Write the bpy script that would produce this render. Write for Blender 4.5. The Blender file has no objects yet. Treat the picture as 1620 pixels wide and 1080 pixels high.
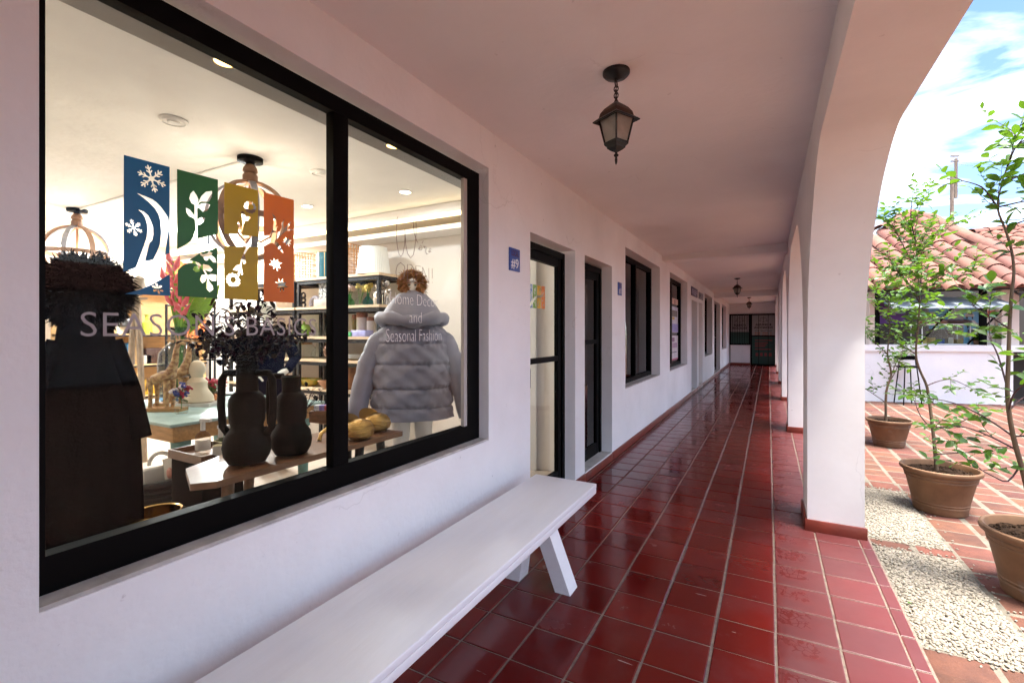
import bpy, bmesh, math, random
from mathutils import Vector, Matrix
random.seed(7)
R_ = math.radians
S = bpy.context.scene
C = S.collection

# ------------------------------------------------------------------ camera, sky, sun, exposure
CAM_H = 1.42
YAW = R_(28.557)
FPX = 746.0            # focal length in pixels of the 1620 px wide photograph
cam_d = bpy.data.cameras.new('camera'); cam = bpy.data.objects.new('camera', cam_d); C.objects.link(cam)
cam.location = (0, 0, CAM_H); cam.rotation_euler = (R_(90), 0, YAW)
cam_d.sensor_width = 36; cam_d.lens = FPX / 1620 * 36; cam_d.shift_y = -14 / 1620
cam_d.clip_start = 0.02; cam_d.clip_end = 2000
S.camera = cam

SUN_EL, SUN_AZ = R_(79), R_(125)      # azimuth the sun stands at, clockwise from +Y
W = bpy.data.worlds.new('World'); S.world = W; W.use_nodes = True
nt = W.node_tree; nt.nodes.clear()
def N(tree, t, **kw):
    n = tree.nodes.new(t)
    for k, v in kw.items(): setattr(n, k, v)
    return n
out = N(nt, 'ShaderNodeOutputWorld'); bg = N(nt, 'ShaderNodeBackground')
sky = N(nt, 'ShaderNodeTexSky', sky_type='NISHITA'); sky.sun_disc = False
sky.sun_elevation = SUN_EL; sky.sun_rotation = SUN_AZ; sky.air_density = 1.0; sky.dust_density = 0.3; sky.ozone_density = 3.0
tc = N(nt, 'ShaderNodeTexCoord')
sep = N(nt, 'ShaderNodeSeparateXYZ'); nt.links.new(tc.outputs['Generated'], sep.inputs[0])
zz = N(nt, 'ShaderNodeMath', operation='ADD'); zz.inputs[1].default_value = 0.22; nt.links.new(sep.outputs['Z'], zz.inputs[0])
zm = N(nt, 'ShaderNodeMath', operation='MAXIMUM'); zm.inputs[1].default_value = 0.05; nt.links.new(zz.outputs[0], zm.inputs[0])
dx = N(nt, 'ShaderNodeMath', operation='DIVIDE'); nt.links.new(sep.outputs['X'], dx.inputs[0]); nt.links.new(zm.outputs[0], dx.inputs[1])
dy = N(nt, 'ShaderNodeMath', operation='DIVIDE'); nt.links.new(sep.outputs['Y'], dy.inputs[0]); nt.links.new(zm.outputs[0], dy.inputs[1])
cmb = N(nt, 'ShaderNodeCombineXYZ'); nt.links.new(dx.outputs[0], cmb.inputs[0]); nt.links.new(dy.outputs[0], cmb.inputs[1])
mp = N(nt, 'ShaderNodeMapping'); mp.inputs['Scale'].default_value = (0.8, 1.7, 1); mp.inputs['Rotation'].default_value = (0, 0, 0.7); mp.inputs['Location'].default_value = (13.4, 3.3, 0)
nt.links.new(cmb.outputs[0], mp.inputs[0])
cn = N(nt, 'ShaderNodeTexNoise'); cn.inputs['Scale'].default_value = 1.25; cn.inputs['Detail'].default_value = 9; cn.inputs['Roughness'].default_value = 0.56; cn.inputs['Distortion'].default_value = 0.5
nt.links.new(mp.outputs[0], cn.inputs['Vector'])
cr = N(nt, 'ShaderNodeMapRange'); cr.inputs['From Min'].default_value = 0.44; cr.inputs['From Max'].default_value = 0.64; cr.inputs['To Max'].default_value = 0.9
nt.links.new(cn.outputs['Fac'], cr.inputs['Value'])
cm = N(nt, 'ShaderNodeMix', data_type='RGBA'); cm.inputs['B'].default_value = (6.2, 6.6, 7.0, 1)
sb = N(nt, 'ShaderNodeMix', data_type='RGBA', blend_type='MULTIPLY'); sb.inputs['Factor'].default_value = 1; sb.inputs['B'].default_value = (.46, .48, .54, 1); nt.links.new(sky.outputs[0], sb.inputs['A'])   # deep clear sky between the clouds
nt.links.new(cr.outputs[0], cm.inputs['Factor']); nt.links.new(sb.outputs['Result'], cm.inputs['A'])
nt.links.new(cm.outputs['Result'], bg.inputs['Color']); bg.inputs['Strength'].default_value = 0.09
nt.links.new(bg.outputs[0], out.inputs[0])

sl = bpy.data.lights.new('sun', 'SUN'); sl.energy = 2.6; sl.angle = R_(22); sl.color = (1, .95, .87)
so = bpy.data.objects.new('sun', sl); C.objects.link(so)
sd = Vector((math.sin(SUN_AZ) * math.cos(SUN_EL), math.cos(SUN_AZ) * math.cos(SUN_EL), math.sin(SUN_EL)))
so.rotation_euler = sd.to_track_quat('Z', 'Y').to_euler(); so.location = (4, -4, 12)

S.view_settings.view_transform = 'Standard'; S.view_settings.look = 'None'
S.view_settings.exposure = 2.94; S.view_settings.gamma = 1.0
try: S.view_settings.use_curve_mapping = False
except Exception: pass
S.render.engine = 'CYCLES'
cy = S.cycles
cy.use_denoising = True; cy.use_adaptive_sampling = True; cy.adaptive_threshold = .03; cy.max_bounces = 9; cy.diffuse_bounces = 4; cy.glossy_bounces = 4; cy.transmission_bounces = 6
cy.transparent_max_bounces = 12; cy.sample_clamp_indirect = 6; cy.caustics_reflective = False; cy.caustics_refractive = False
try: cy.denoiser = 'OPENIMAGEDENOISE'; cy.denoising_input_passes = 'RGB_ALBEDO_NORMAL'
except Exception: pass

# ------------------------------------------------------------------ measuring: a sight line of the photograph met with a plane of the place
FV = Vector((-math.sin(YAW), math.cos(YAW), 0)); RV = Vector((math.cos(YAW), math.sin(YAW), 0)); EYE = Vector((0, 0, CAM_H))
def ray(px, py): return FV + RV * ((px - 810) / FPX) + Vector((0, 0, (526 - py) / FPX))
def on_plane(px, py, p, n):
    r = ray(px, py); p = Vector(p); n = Vector(n)
    return EYE + r * ((p - EYE).dot(n) / r.dot(n))
def at_x(px, py, X): return on_plane(px, py, (X, 0, 0), (1, 0, 0))
def at_y(px, py, Y): return on_plane(px, py, (0, Y, 0), (0, 1, 0))
def at_z(px, py, Z): return on_plane(px, py, (0, 0, Z), (0, 0, 1))
def at_d(px, py, d): return EYE + ray(px, py) * d
def proj(p):
    v = Vector(p) - EYE; d = v.dot(FV)
    return (810 + FPX * v.dot(RV) / d, 526 - FPX * v.z / d, d)

# ------------------------------------------------------------------ materials
MATS = {}
def mat(name, col, rough=.6, metal=0., var=0., vscale=6., bump=0., bscale=60., rnd=0., spec=.5, col2=None, coat=0., emit=None, estr=0., sheen=0., stretch=None, trans=0., detail=5.):
    if name in MATS: return MATS[name]
    m = bpy.data.materials.new(name); m.use_nodes = True; t = m.node_tree; b = t.nodes['Principled BSDF']
    b.inputs['Base Color'].default_value = (*col, 1); b.inputs['Roughness'].default_value = rough; b.inputs['Metallic'].default_value = metal
    b.inputs['Specular IOR Level'].default_value = spec; b.inputs['Coat Weight'].default_value = coat
    if sheen: b.inputs['Sheen Weight'].default_value = sheen
    if trans: b.inputs['Transmission Weight'].default_value = trans
    if emit: b.inputs['Emission Color'].default_value = (*emit, 1); b.inputs['Emission Strength'].default_value = estr
    L = t.links; geo = N(t, 'ShaderNodeNewGeometry'); vec = geo.outputs['Position']
    if stretch:
        mpn = N(t, 'ShaderNodeMapping'); mpn.inputs['Scale'].default_value = stretch; L.new(vec, mpn.inputs[0]); vec = mpn.outputs[0]
    c = None
    if var or col2:
        n = N(t, 'ShaderNodeTexNoise'); n.inputs['Scale'].default_value = vscale; n.inputs['Detail'].default_value = detail; n.inputs['Roughness'].default_value = .6
        L.new(vec, n.inputs['Vector'])
        mr = N(t, 'ShaderNodeMapRange'); mr.inputs['From Min'].default_value = .3; mr.inputs['From Max'].default_value = .7; L.new(n.outputs['Fac'], mr.inputs['Value'])
        mx = N(t, 'ShaderNodeMix', data_type='RGBA'); L.new(mr.outputs[0], mx.inputs['Factor'])
        c2 = col2 if col2 else tuple(x * (1 - var) for x in col); c1 = col if col2 else tuple(min(1, x * (1 + var * .6)) for x in col)
        mx.inputs['A'].default_value = (*c1, 1); mx.inputs['B'].default_value = (*c2, 1); c = mx.outputs['Result']
    if rnd:
        oi = N(t, 'ShaderNodeObjectInfo'); ad = N(t, 'ShaderNodeMath', operation='ADD'); L.new(oi.outputs['Random'], ad.inputs[0]); L.new(geo.outputs['Random Per Island'], ad.inputs[1])
        fr = N(t, 'ShaderNodeMath', operation='FRACT'); L.new(ad.outputs[0], fr.inputs[0])
        m2 = N(t, 'ShaderNodeMapRange'); m2.inputs['To Min'].default_value = 1 - rnd; m2.inputs['To Max'].default_value = 1 + rnd; L.new(fr.outputs[0], m2.inputs['Value'])
        hs = N(t, 'ShaderNodeHueSaturation'); L.new(m2.outputs[0], hs.inputs['Value'])
        hh = N(t, 'ShaderNodeMapRange'); hh.inputs['To Min'].default_value = .5 + rnd * .035; hh.inputs['To Max'].default_value = .5 - rnd * .035
        f2 = N(t, 'ShaderNodeMath', operation='MULTIPLY'); f2.inputs[1].default_value = 7.31; L.new(fr.outputs[0], f2.inputs[0])
        f3 = N(t, 'ShaderNodeMath', operation='FRACT'); L.new(f2.outputs[0], f3.inputs[0]); L.new(f3.outputs[0], hh.inputs['Value']); L.new(hh.outputs[0], hs.inputs['Hue'])
        if c is not None: L.new(c, hs.inputs['Color'])
        else: hs.inputs['Color'].default_value = (*col, 1)
        c = hs.outputs['Color']
    if c is not None: L.new(c, b.inputs['Base Color'])
    if bump:
        n2 = N(t, 'ShaderNodeTexNoise'); n2.inputs['Scale'].default_value = bscale; n2.inputs['Detail'].default_value = 6; L.new(vec, n2.inputs['Vector'])
        bp = N(t, 'ShaderNodeBump'); bp.inputs['Strength'].default_value = min(1, bump); bp.inputs['Distance'].default_value = .01 * max(1, bump)
        L.new(n2.outputs['Fac'], bp.inputs['Height']); L.new(bp.outputs[0], b.inputs['Normal'])
    MATS[name] = m; return m

def glass_mat(name, tint=(.93, .95, .94), ior=1.18, rough=0.0):
    if name in MATS: return MATS[name]
    m = bpy.data.materials.new(name); m.use_nodes = True; t = m.node_tree; t.nodes.clear()
    o = N(t, 'ShaderNodeOutputMaterial'); tr = N(t, 'ShaderNodeBsdfTransparent'); gl = N(t, 'ShaderNodeBsdfGlossy'); mx = N(t, 'ShaderNodeMixShader'); L = t.links
    geo = N(t, 'ShaderNodeNewGeometry'); dt = N(t, 'ShaderNodeVectorMath', operation='DOT_PRODUCT'); L.new(geo.outputs['Normal'], dt.inputs[0]); L.new(geo.outputs['Incoming'], dt.inputs[1])
    ab = N(t, 'ShaderNodeMath', operation='ABSOLUTE'); L.new(dt.outputs['Value'], ab.inputs[0]); om = N(t, 'ShaderNodeMath', operation='SUBTRACT'); om.inputs[0].default_value = 1; L.new(ab.outputs[0], om.inputs[1])
    pw = N(t, 'ShaderNodeMath', operation='POWER'); pw.inputs[1].default_value = 5; L.new(om.outputs[0], pw.inputs[0])
    f0 = ((ior - 1) / (ior + 1)) ** 2; mr = N(t, 'ShaderNodeMapRange'); mr.inputs['To Min'].default_value = f0; L.new(pw.outputs[0], mr.inputs['Value'])
    tr.inputs[0].default_value = (*tint, 1); gl.inputs['Roughness'].default_value = rough
    L.new(mr.outputs[0], mx.inputs[0]); L.new(tr.outputs[0], mx.inputs[1]); L.new(gl.outputs[0], mx.inputs[2]); L.new(mx.outputs[0], o.inputs[0])
    MATS[name] = m; return m

# ------------------------------------------------------------------ mesh building
class MB:
    def __init__(s): s.v = []; s.f = []
    def add(s, vs, fs):
        k = len(s.v); s.v += [tuple(p) for p in vs]; s.f += [tuple(i + k for i in f) for f in fs]; return s
    def box(s, a, b):
        (x0, y0, z0), (x1, y1, z1) = a, b
        return s.add([(x0, y0, z0), (x1, y0, z0), (x1, y1, z0), (x0, y1, z0), (x0, y0, z1), (x1, y0, z1), (x1, y1, z1), (x0, y1, z1)],
                     [(0, 3, 2, 1), (4, 5, 6, 7), (0, 1, 5, 4), (1, 2, 6, 5), (2, 3, 7, 6), (3, 0, 4, 7)])
    def bbox(s, a, b, r=.006, seg=2):       # box with rounded edges
        bm = bmesh.new(); bmesh.ops.create_cube(bm, size=1)
        a, b = Vector(a), Vector(b); c = (a + b) / 2; d = b - a
        for v in bm.verts: v.co = Vector((v.co.x * d.x, v.co.y * d.y, v.co.z * d.z)) + c
        bmesh.ops.bevel(bm, geom=bm.edges[:], offset=min(r, min(d) * .45), segments=seg, affect='EDGES', profile=.5)
        bm.verts.index_update(); s.add([v.co[:] for v in bm.verts], [[v.index for v in f.verts] for f in bm.faces]); bm.free(); return s
    def obox(s, o, ax, ay, az):             # box from a corner and three edge vectors
        o, ax, ay, az = map(Vector, (o, ax, ay, az)); p = [o, o + ax, o + ax + ay, o + ay]
        return s.add(p + [q + az for q in p], [(0, 3, 2, 1), (4, 5, 6, 7), (0, 1, 5, 4), (1, 2, 6, 5), (2, 3, 7, 6), (3, 0, 4, 7)])
    def quad(s, *p): return s.add(p, [tuple(range(len(p)))])
    def cyl(s, p0, p1, r0, r1=None, n=12, cap=True):
        r1 = r0 if r1 is None else r1; p0, p1 = Vector(p0), Vector(p1); d = (p1 - p0).normalized()
        u = d.orthogonal().normalized(); w = d.cross(u); vs = []
        for p, r in ((p0, r0), (p1, r1)):
            for i in range(n):
                a = 2 * math.pi * i / n; vs.append(p + u * (r * math.cos(a)) + w * (r * math.sin(a)))
        fs = [(i, (i + 1) % n, n + (i + 1) % n, n + i) for i in range(n)]
        if cap: fs += [tuple(range(n - 1, -1, -1)), tuple(range(n, 2 * n))]
        return s.add(vs, fs)
    def tube(s, pts, r, n=8, cap=True):
        pts = [Vector(p) for p in pts]; m = len(pts); rs = r if isinstance(r, (list, tuple)) else [r] * m; vs = []; u = None
        for i, p in enumerate(pts):
            d = (pts[min(i + 1, m - 1)] - pts[max(i - 1, 0)]).normalized()
            if u is None: u = d.orthogonal().normalized()
            u = (u - d * u.dot(d)); u = u.normalized() if u.length > 1e-6 else d.orthogonal().normalized(); w = d.cross(u)
            for k in range(n):
                a = 2 * math.pi * k / n; vs.append(p + u * (rs[i] * math.cos(a)) + w * (rs[i] * math.sin(a)))
        fs = [(i * n + k, i * n + (k + 1) % n, (i + 1) * n + (k + 1) % n, (i + 1) * n + k) for i in range(m - 1) for k in range(n)]
        if cap: fs += [tuple(range(n - 1, -1, -1)), tuple((m - 1) * n + k for k in range(n))]
        return s.add(vs, fs)
    def lathe(s, prof, c=(0, 0, 0), n=24, sx=1., sy=1., rot=0.):     # profile of (radius, z)
        c = Vector(c); vs = []; m = len(prof)
        for r, z in prof:
            for k in range(n):
                a = 2 * math.pi * k / n; x, y = r * sx * math.cos(a), r * sy * math.sin(a)
                vs.append((c.x + x * math.cos(rot) - y * math.sin(rot), c.y + x * math.sin(rot) + y * math.cos(rot), c.z + z))
        fs = [(i * n + k, i * n + (k + 1) % n, (i + 1) * n + (k + 1) % n, (i + 1) * n + k) for i in range(m - 1) for k in range(n)]
        if prof[0][0] > 1e-4: fs.append(tuple(range(n - 1, -1, -1)))
        if prof[-1][0] > 1e-4: fs.append(tuple((m - 1) * n + k for k in range(n)))
        return s.add(vs, fs)
    def ball(s, c, r, n=12, m=8, sq=(1, 1, 1)):
        pr = [(max(r * math.sin(math.pi * i / m), 1e-5), -r * math.cos(math.pi * i / m)) for i in range(m + 1)]
        k = len(s.v); s.lathe(pr, (0, 0, 0), n)
        for i in range(k, len(s.v)):
            x, y, z = s.v[i]; s.v[i] = (x * sq[0] + c[0], y * sq[1] + c[1], z * sq[2] + c[2])
        return s
    def ring(s, c, R, r, n=24, m=8, axis='Z', sq=(1, 1)):
        c = Vector(c); vs = []
        for i in range(n):
            a = 2 * math.pi * i / n
            for k in range(m):
                b = 2 * math.pi * k / m; x, y, z = (R + r * math.cos(b)) * math.cos(a) * sq[0], (R + r * math.cos(b)) * math.sin(a) * sq[1], r * math.sin(b)
                vs.append(c + Vector({'Z': (x, y, z), 'X': (z, x, y), 'Y': (x, z, y)}[axis]))
        return s.add(vs, [(i * m + k, ((i + 1) % n) * m + k, ((i + 1) % n) * m + (k + 1) % m, i * m + (k + 1) % m) for i in range(n) for k in range(m)])
    def poly_prism(s, pts, off):            # planar outline, thickened by the vector off
        n = len(pts); off = Vector(off); a = [Vector(p) for p in pts]
        return s.add(a + [p + off for p in a], [tuple(range(n - 1, -1, -1)), tuple(range(n, 2 * n))] + [(i, (i + 1) % n, n + (i + 1) % n, n + i) for i in range(n)])

OFF = {}
def mesh_obj(name, mb, m, loc=(0, 0, 0), smooth=True, angle=38):
    me = bpy.data.meshes.new(name); l = Vector(loc)
    me.from_pydata([(x - l.x, y - l.y, z - l.z) for x, y, z in mb.v], [], mb.f); me.update()
    bm = bmesh.new(); bm.from_mesh(me); bmesh.ops.recalc_face_normals(bm, faces=bm.faces); bm.to_mesh(me); bm.free()
    if smooth:
        me.shade_smooth(); me.set_sharp_from_angle(angle=R_(angle))
    if m: me.materials.append(m)
    return bpy.data.objects.new(name, me)
def tagit(o, label=None, cat=None, group=None, kind=None):
    if label: o['label'] = label
    if cat: o['category'] = cat
    if group: o['group'] = group
    if kind: o['kind'] = kind
    return o
def thing(name, label, cat, loc=(0, 0, 0), group=None, kind=None):
    o = bpy.data.objects.new(name, None); C.objects.link(o); o.location = loc; o.empty_display_size = .1; OFF[o] = Vector(loc)
    return tagit(o, label, cat, group, kind)
def solo(name, mb, m, label=None, cat=None, loc=(0, 0, 0), group=None, kind=None, **k):
    o = mesh_obj(name, mb, m, loc, **k); o.location = loc; C.objects.link(o); OFF[o] = Vector(loc)
    return tagit(o, label, cat, group, kind)
def part(name, mb, m, parent, label=None, kind=None, **k):
    o = mesh_obj(name, mb, m, OFF[parent], **k); C.objects.link(o); o.parent = parent; OFF[o] = OFF[parent]
    return tagit(o, label, None, None, kind)
def piece(name, me, parent, loc, rot=None, scale=None, matrix=None):
    o = bpy.data.objects.new(name, me); C.objects.link(o); o.parent = parent
    if matrix is not None:
        mm = matrix.copy(); mm.translation = mm.translation - OFF[parent]; o.matrix_local = mm
    else:
        o.location = Vector(loc) - OFF[parent]
        if rot: o.rotation_euler = rot
        if scale: o.scale = scale
    return o
def text_mb(body, size, origin, X, Y, align='CENTER', ext=.0008, width=None, weight=0., space=1.):
    cu = bpy.data.curves.new('lettering', 'FONT'); cu.body = body; cu.size = size; cu.align_x = align; cu.extrude = 0; cu.offset = weight; cu.space_character = space; cu.resolution_u = 3
    o = bpy.data.objects.new('lettering', cu); C.objects.link(o); dg = bpy.context.evaluated_depsgraph_get(); dg.update()
    me = bpy.data.meshes.new_from_object(o.evaluated_get(dg)); bpy.data.objects.remove(o)
    X, Y, origin = Vector(X), Vector(Y), Vector(origin); Z = X.cross(Y)
    xs = [v.co.x for v in me.vertices]; sx = 1.
    if width and xs: sx = width / (max(xs) - min(xs))
    mb = MB(); mb.add([origin + X * (v.co.x * sx) + Y * v.co.y + Z * ext for v in me.vertices], [tuple(p.vertices) for p in me.polygons]); bpy.data.meshes.remove(me)
    return mb
def fill_mb(outlines, conv):               # flat shape with cut-out holes
    cu = bpy.data.curves.new('cut', 'CURVE'); cu.dimensions = '2D'; cu.fill_mode = 'BOTH'
    for pl in outlines:
        sp = cu.splines.new('POLY'); sp.points.add(len(pl) - 1); sp.use_cyclic_u = True
        for i, (a, b) in enumerate(pl): sp.points[i].co = (a, b, 0, 1)
    o = bpy.data.objects.new('cut', cu); C.objects.link(o); dg = bpy.context.evaluated_depsgraph_get(); dg.update()
    me = bpy.data.meshes.new_from_object(o.evaluated_get(dg)); bpy.data.objects.remove(o)
    mb = MB(); mb.add([conv(v.co.x, v.co.y) for v in me.vertices], [tuple(p.vertices) for p in me.polygons]); bpy.data.meshes.remove(me)
    return mb
YX, ZX = (0, 1, 0), (0, 0, 1)              # lettering axes on the shop wall: reads along +Y, up +Z
def arc(c, r, a0, a1, n, u, w):
    c, u, w = Vector(c), Vector(u), Vector(w)
    return [c + u * (r * math.cos(R_(a0 + (a1 - a0) * i / n))) + w * (r * math.sin(R_(a0 + (a1 - a0) * i / n))) for i in range(n + 1)]

# plain materials
M_wall = mat('white_plaster', (.87, .86, .865), .75, var=.09, vscale=1.1, bump=.32, bscale=34, detail=9)
M_pillar = mat('white_pillar_plaster', (.84, .81, .79), .7, var=.07, vscale=1.8, bump=.10, bscale=18, detail=9)
M_ceil = mat('white_ceiling_plaster', (.86, .835, .825), .85, var=.06, vscale=.9, bump=.25, bscale=22)
def weather(m, sc=16., thr=.70, amt=.35, crack=.16):       # chips, specks and hairline cracks of old paint
    t = m.node_tree; L = t.links; b = t.nodes['Principled BSDF']; src = b.inputs['Base Color'].links[0].from_socket; geo = N(t, 'ShaderNodeNewGeometry')
    n = N(t, 'ShaderNodeTexNoise'); n.inputs['Scale'].default_value = sc; n.inputs['Detail'].default_value = 3; L.new(geo.outputs['Position'], n.inputs['Vector'])
    r = N(t, 'ShaderNodeMapRange'); r.inputs['From Min'].default_value = thr; r.inputs['From Max'].default_value = thr + .04; r.inputs['To Max'].default_value = amt; L.new(n.outputs['Fac'], r.inputs['Value'])
    w = N(t, 'ShaderNodeTexNoise'); w.inputs['Scale'].default_value = 2.5; w.inputs['Detail'].default_value = 6; L.new(geo.outputs['Position'], w.inputs['Vector'])
    sc_ = N(t, 'ShaderNodeVectorMath', operation='SCALE'); sc_.inputs['Scale'].default_value = .5; L.new(w.outputs['Color'], sc_.inputs[0]); ad = N(t, 'ShaderNodeVectorMath', operation='ADD'); L.new(geo.outputs['Position'], ad.inputs[0]); L.new(sc_.outputs[0], ad.inputs[1])
    v = N(t, 'ShaderNodeTexVoronoi', feature='DISTANCE_TO_EDGE'); v.inputs['Scale'].default_value = .8; L.new(ad.outputs[0], v.inputs['Vector'])
    c = N(t, 'ShaderNodeMapRange'); c.inputs['From Min'].default_value = .001; c.inputs['From Max'].default_value = .004; c.inputs['To Min'].default_value = crack; c.inputs['To Max'].default_value = 0; L.new(v.outputs['Distance'], c.inputs['Value'])
    k = N(t, 'ShaderNodeMapRange'); k.inputs['From Min'].default_value = .52; k.inputs['From Max'].default_value = .6; L.new(w.outputs['Fac'], k.inputs['Value']); ck = N(t, 'ShaderNodeMath', operation='MULTIPLY'); L.new(c.outputs[0], ck.inputs[0]); L.new(k.outputs[0], ck.inputs[1])
    mxm = N(t, 'ShaderNodeMath', operation='MAXIMUM'); L.new(r.outputs[0], mxm.inputs[0]); L.new(ck.outputs[0], mxm.inputs[1])
    mx = N(t, 'ShaderNodeMix', data_type='RGBA'); mx.inputs['B'].default_value = (.20, .17, .15, 1); L.new(mxm.outputs[0], mx.inputs['Factor']); L.new(src, mx.inputs['A']); L.new(mx.outputs['Result'], b.inputs['Base Color'])
weather(M_wall, 22., .72, .3); weather(M_pillar, 18., .72, .22); weather(M_ceil, 14., .73, .2, .1)
M_sill = mat('worn_sill_cement', (.52, .49, .46), .85, var=.3, vscale=9, bump=.4, bscale=40)
M_black = mat('black_frame_paint', (.002, .002, .0022), .5, spec=.06)
M_bench = mat('white_bench_paint', (.84, .83, .845), .34, var=.03, vscale=4, bump=.15, bscale=10, stretch=(6, .7, 6), detail=9)
M_white = mat('white_paint', (.8, .8, .79), .5)
M_glass = glass_mat('window_glass')
M_gold = mat('brushed_gold', (.55, .34, .11), .36, 1., var=.45, vscale=10, bump=1., bscale=26, stretch=(1, 1, 7))
M_brass = mat('aged_brass', (.45, .33, .14), .35, 1.)
M_wood_l = mat('pale_wood', (.62, .45, .29), .5, var=.22, vscale=5, stretch=(1, 6, 9), bump=.1, bscale=20)
M_wood = mat('oak_wood', (.34, .19, .09), .42, var=.35, vscale=4, stretch=(9, 1.2, 9), bump=.1, bscale=20)
M_wood_d = mat('dark_wood', (.16, .07, .03), .45, var=.35, vscale=5, stretch=(2, 9, 9))
M_metal = mat('dark_steel', (.02, .02, .022), .45, .6)
M_cream = mat('cream_wall', (.74, .66, .58), .8, var=.04, vscale=2, bump=.1)
M_clear = glass_mat('clear_glassware', (.90, .94, .93), 1.45)
# ================================================================== SETTING
XW, XI = -1.54, -1.74          # corridor face and inner face of the shop wall
XA, XO = .245, .58             # inner and outer face of the arcade
Y0, Y1 = -.75, 23.2            # ends of the corridor
ZC = 2.735                     # corridor ceiling
ZG = -.05                      # courtyard level
ZS = .08                       # shop floor

# --- courtyard ground
g = solo('ground', MB().box((-60, -60, -1.2), (120, 160, ZG - .03)), mat('earth_bed', (.16, .12, .08), .95, var=.3, vscale=1.5, bump=.4, bscale=20), kind='structure')

# --- corridor floor slab with one object per tile in view
def floor_mat():
    m = bpy.data.materials.new('red_cement_tile'); m.use_nodes = True; t = m.node_tree; b = t.nodes['Principled BSDF']; L = t.links
    geo = N(t, 'ShaderNodeNewGeometry'); oi = N(t, 'ShaderNodeObjectInfo'); sp = N(t, 'ShaderNodeSeparateXYZ'); L.new(geo.outputs['Position'], sp.inputs[0])
    def noise(sc, det=6, ro=.6, vec=None, dist=0.):
        n = N(t, 'ShaderNodeTexNoise'); n.inputs['Scale'].default_value = sc; n.inputs['Detail'].default_value = det; n.inputs['Roughness'].default_value = ro; n.inputs['Distortion'].default_value = dist
        L.new(vec or geo.outputs['Position'], n.inputs['Vector']); return n.outputs['Fac']
    def rng(v, a, c, lo=0., hi=1., smooth=True):
        r = N(t, 'ShaderNodeMapRange', interpolation_type='SMOOTHSTEP' if smooth else 'LINEAR')
        for k, x in (('From Min', a), ('From Max', c), ('To Min', lo), ('To Max', hi)): r.inputs[k].default_value = x
        L.new(v, r.inputs['Value']); return r.outputs[0]
    def mth(op, a, c):
        n = N(t, 'ShaderNodeMath', operation=op)
        for i, x in enumerate((a, c)):
            if isinstance(x, (int, float)): n.inputs[i].default_value = x
            else: L.new(x, n.inputs[i])
        return n.outputs[0]
    def mixc(f, a, c):
        n = N(t, 'ShaderNodeMix', data_type='RGBA')
        if isinstance(f, (int, float)): n.inputs['Factor'].default_value = f
        else: L.new(f, n.inputs['Factor'])
        for k, x in (('A', a), ('B', c)):
            if isinstance(x, tuple): n.inputs[k].default_value = (*x, 1)
            else: L.new(x, n.inputs[k])
        return n.outputs['Result']
    rnd = N(t, 'ShaderNodeMath', operation='FRACT'); L.new(mth('ADD', oi.outputs['Random'], geo.outputs['Random Per Island']), rnd.inputs[0])
    base = mixc(rnd.outputs[0], (.08, .0045, .0036), (.165, .012, .008))
    base = mixc(rng(noise(2.2), .35, .7), base, (.12, .008, .007))
    # walked-on bloom: dull greyish pink dust, stronger on the open side
    worn = rng(sp.outputs['X'], -.02, .10)
    edge = mth('MULTIPLY', rng(noise(1.7, 7, .65), .46, .70), .42)
    spot = mth('MULTIPLY', rng(noise(5.5, 7, .6), .62, .72), .45)
    # dark branching traces of wax left on the dull tiles
    vd = N(t, 'ShaderNodeVectorMath', operation='ADD'); ns = N(t, 'ShaderNodeTexNoise'); ns.inputs['Scale'].default_value = 9; L.new(geo.outputs['Position'], ns.inputs['Vector'])
    vs = N(t, 'ShaderNodeVectorMath', operation='SCALE'); vs.inputs['Scale'].default_value = .07; L.new(ns.outputs['Color'], vs.inputs[0]); L.new(geo.outputs['Position'], vd.inputs[0]); L.new(vs.outputs[0], vd.inputs[1])
    vo = N(t, 'ShaderNodeTexVoronoi', feature='DISTANCE_TO_EDGE'); vo.inputs['Scale'].default_value = 30; L.new(vd.outputs[0], vo.inputs['Vector'])
    vein = rng(vo.outputs['Distance'], .02, .12, 1, 0)
    zone = mth('MULTIPLY', rng(sp.outputs['X'], .04, .07), rng(sp.outputs['X'], .13, .27, 1, 0))
    gy = N(t, 'ShaderNodeMath', operation='PINGPONG'); gy.inputs[1].default_value = .128; L.new(mth('ADD', sp.outputs['Y'], -.046), gy.inputs[0])
    clump = mth('MULTIPLY', mth('MULTIPLY', zone, rng(gy.outputs[0], .015, .08)), rng(noise(4.), .33, .47))
    solid = mth('MULTIPLY', clump, rng(noise(13.), .46, .58))
    vein = mth('MULTIPLY', mth('MAXIMUM', mth('MULTIPLY', vein, clump), solid), rng(noise(2.3), .3, .6, .35, 1.))
    dust = mth('MAXIMUM', mth('MULTIPLY', worn, rng(noise(3.3), .2, .75, .6, 1.)), mth('MAXIMUM', edge, spot))
    dust = mth('MULTIPLY', dust, mth('SUBTRACT', 1., mth('MULTIPLY', vein, .85)))
    col = mixc(mth('MULTIPLY', dust, .58), base, (.125, .055, .057))
    # little white scuffs
    scn = N(t, 'ShaderNodeMapping'); scn.inputs['Scale'].default_value = (4, 26, 1); scn.inputs['Rotation'].default_value = (0, 0, .25); L.new(geo.outputs['Position'], scn.inputs[0])
    scuff = mth('MULTIPLY', rng(noise(1.3, 3, .5, scn.outputs[0]), .735, .76), .5)
    col = mixc(scuff, col, (.6, .52, .5)); L.new(col, b.inputs['Base Color'])
    rg = mth('ADD', mth('ADD', mth('MULTIPLY', dust, .36), rng(noise(7.), .3, .7, .05, .13)), mth('MULTIPLY', rnd.outputs[0], .07)); L.new(rg, b.inputs['Roughness'])
    b.inputs['Specular IOR Level'].default_value = .38
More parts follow.
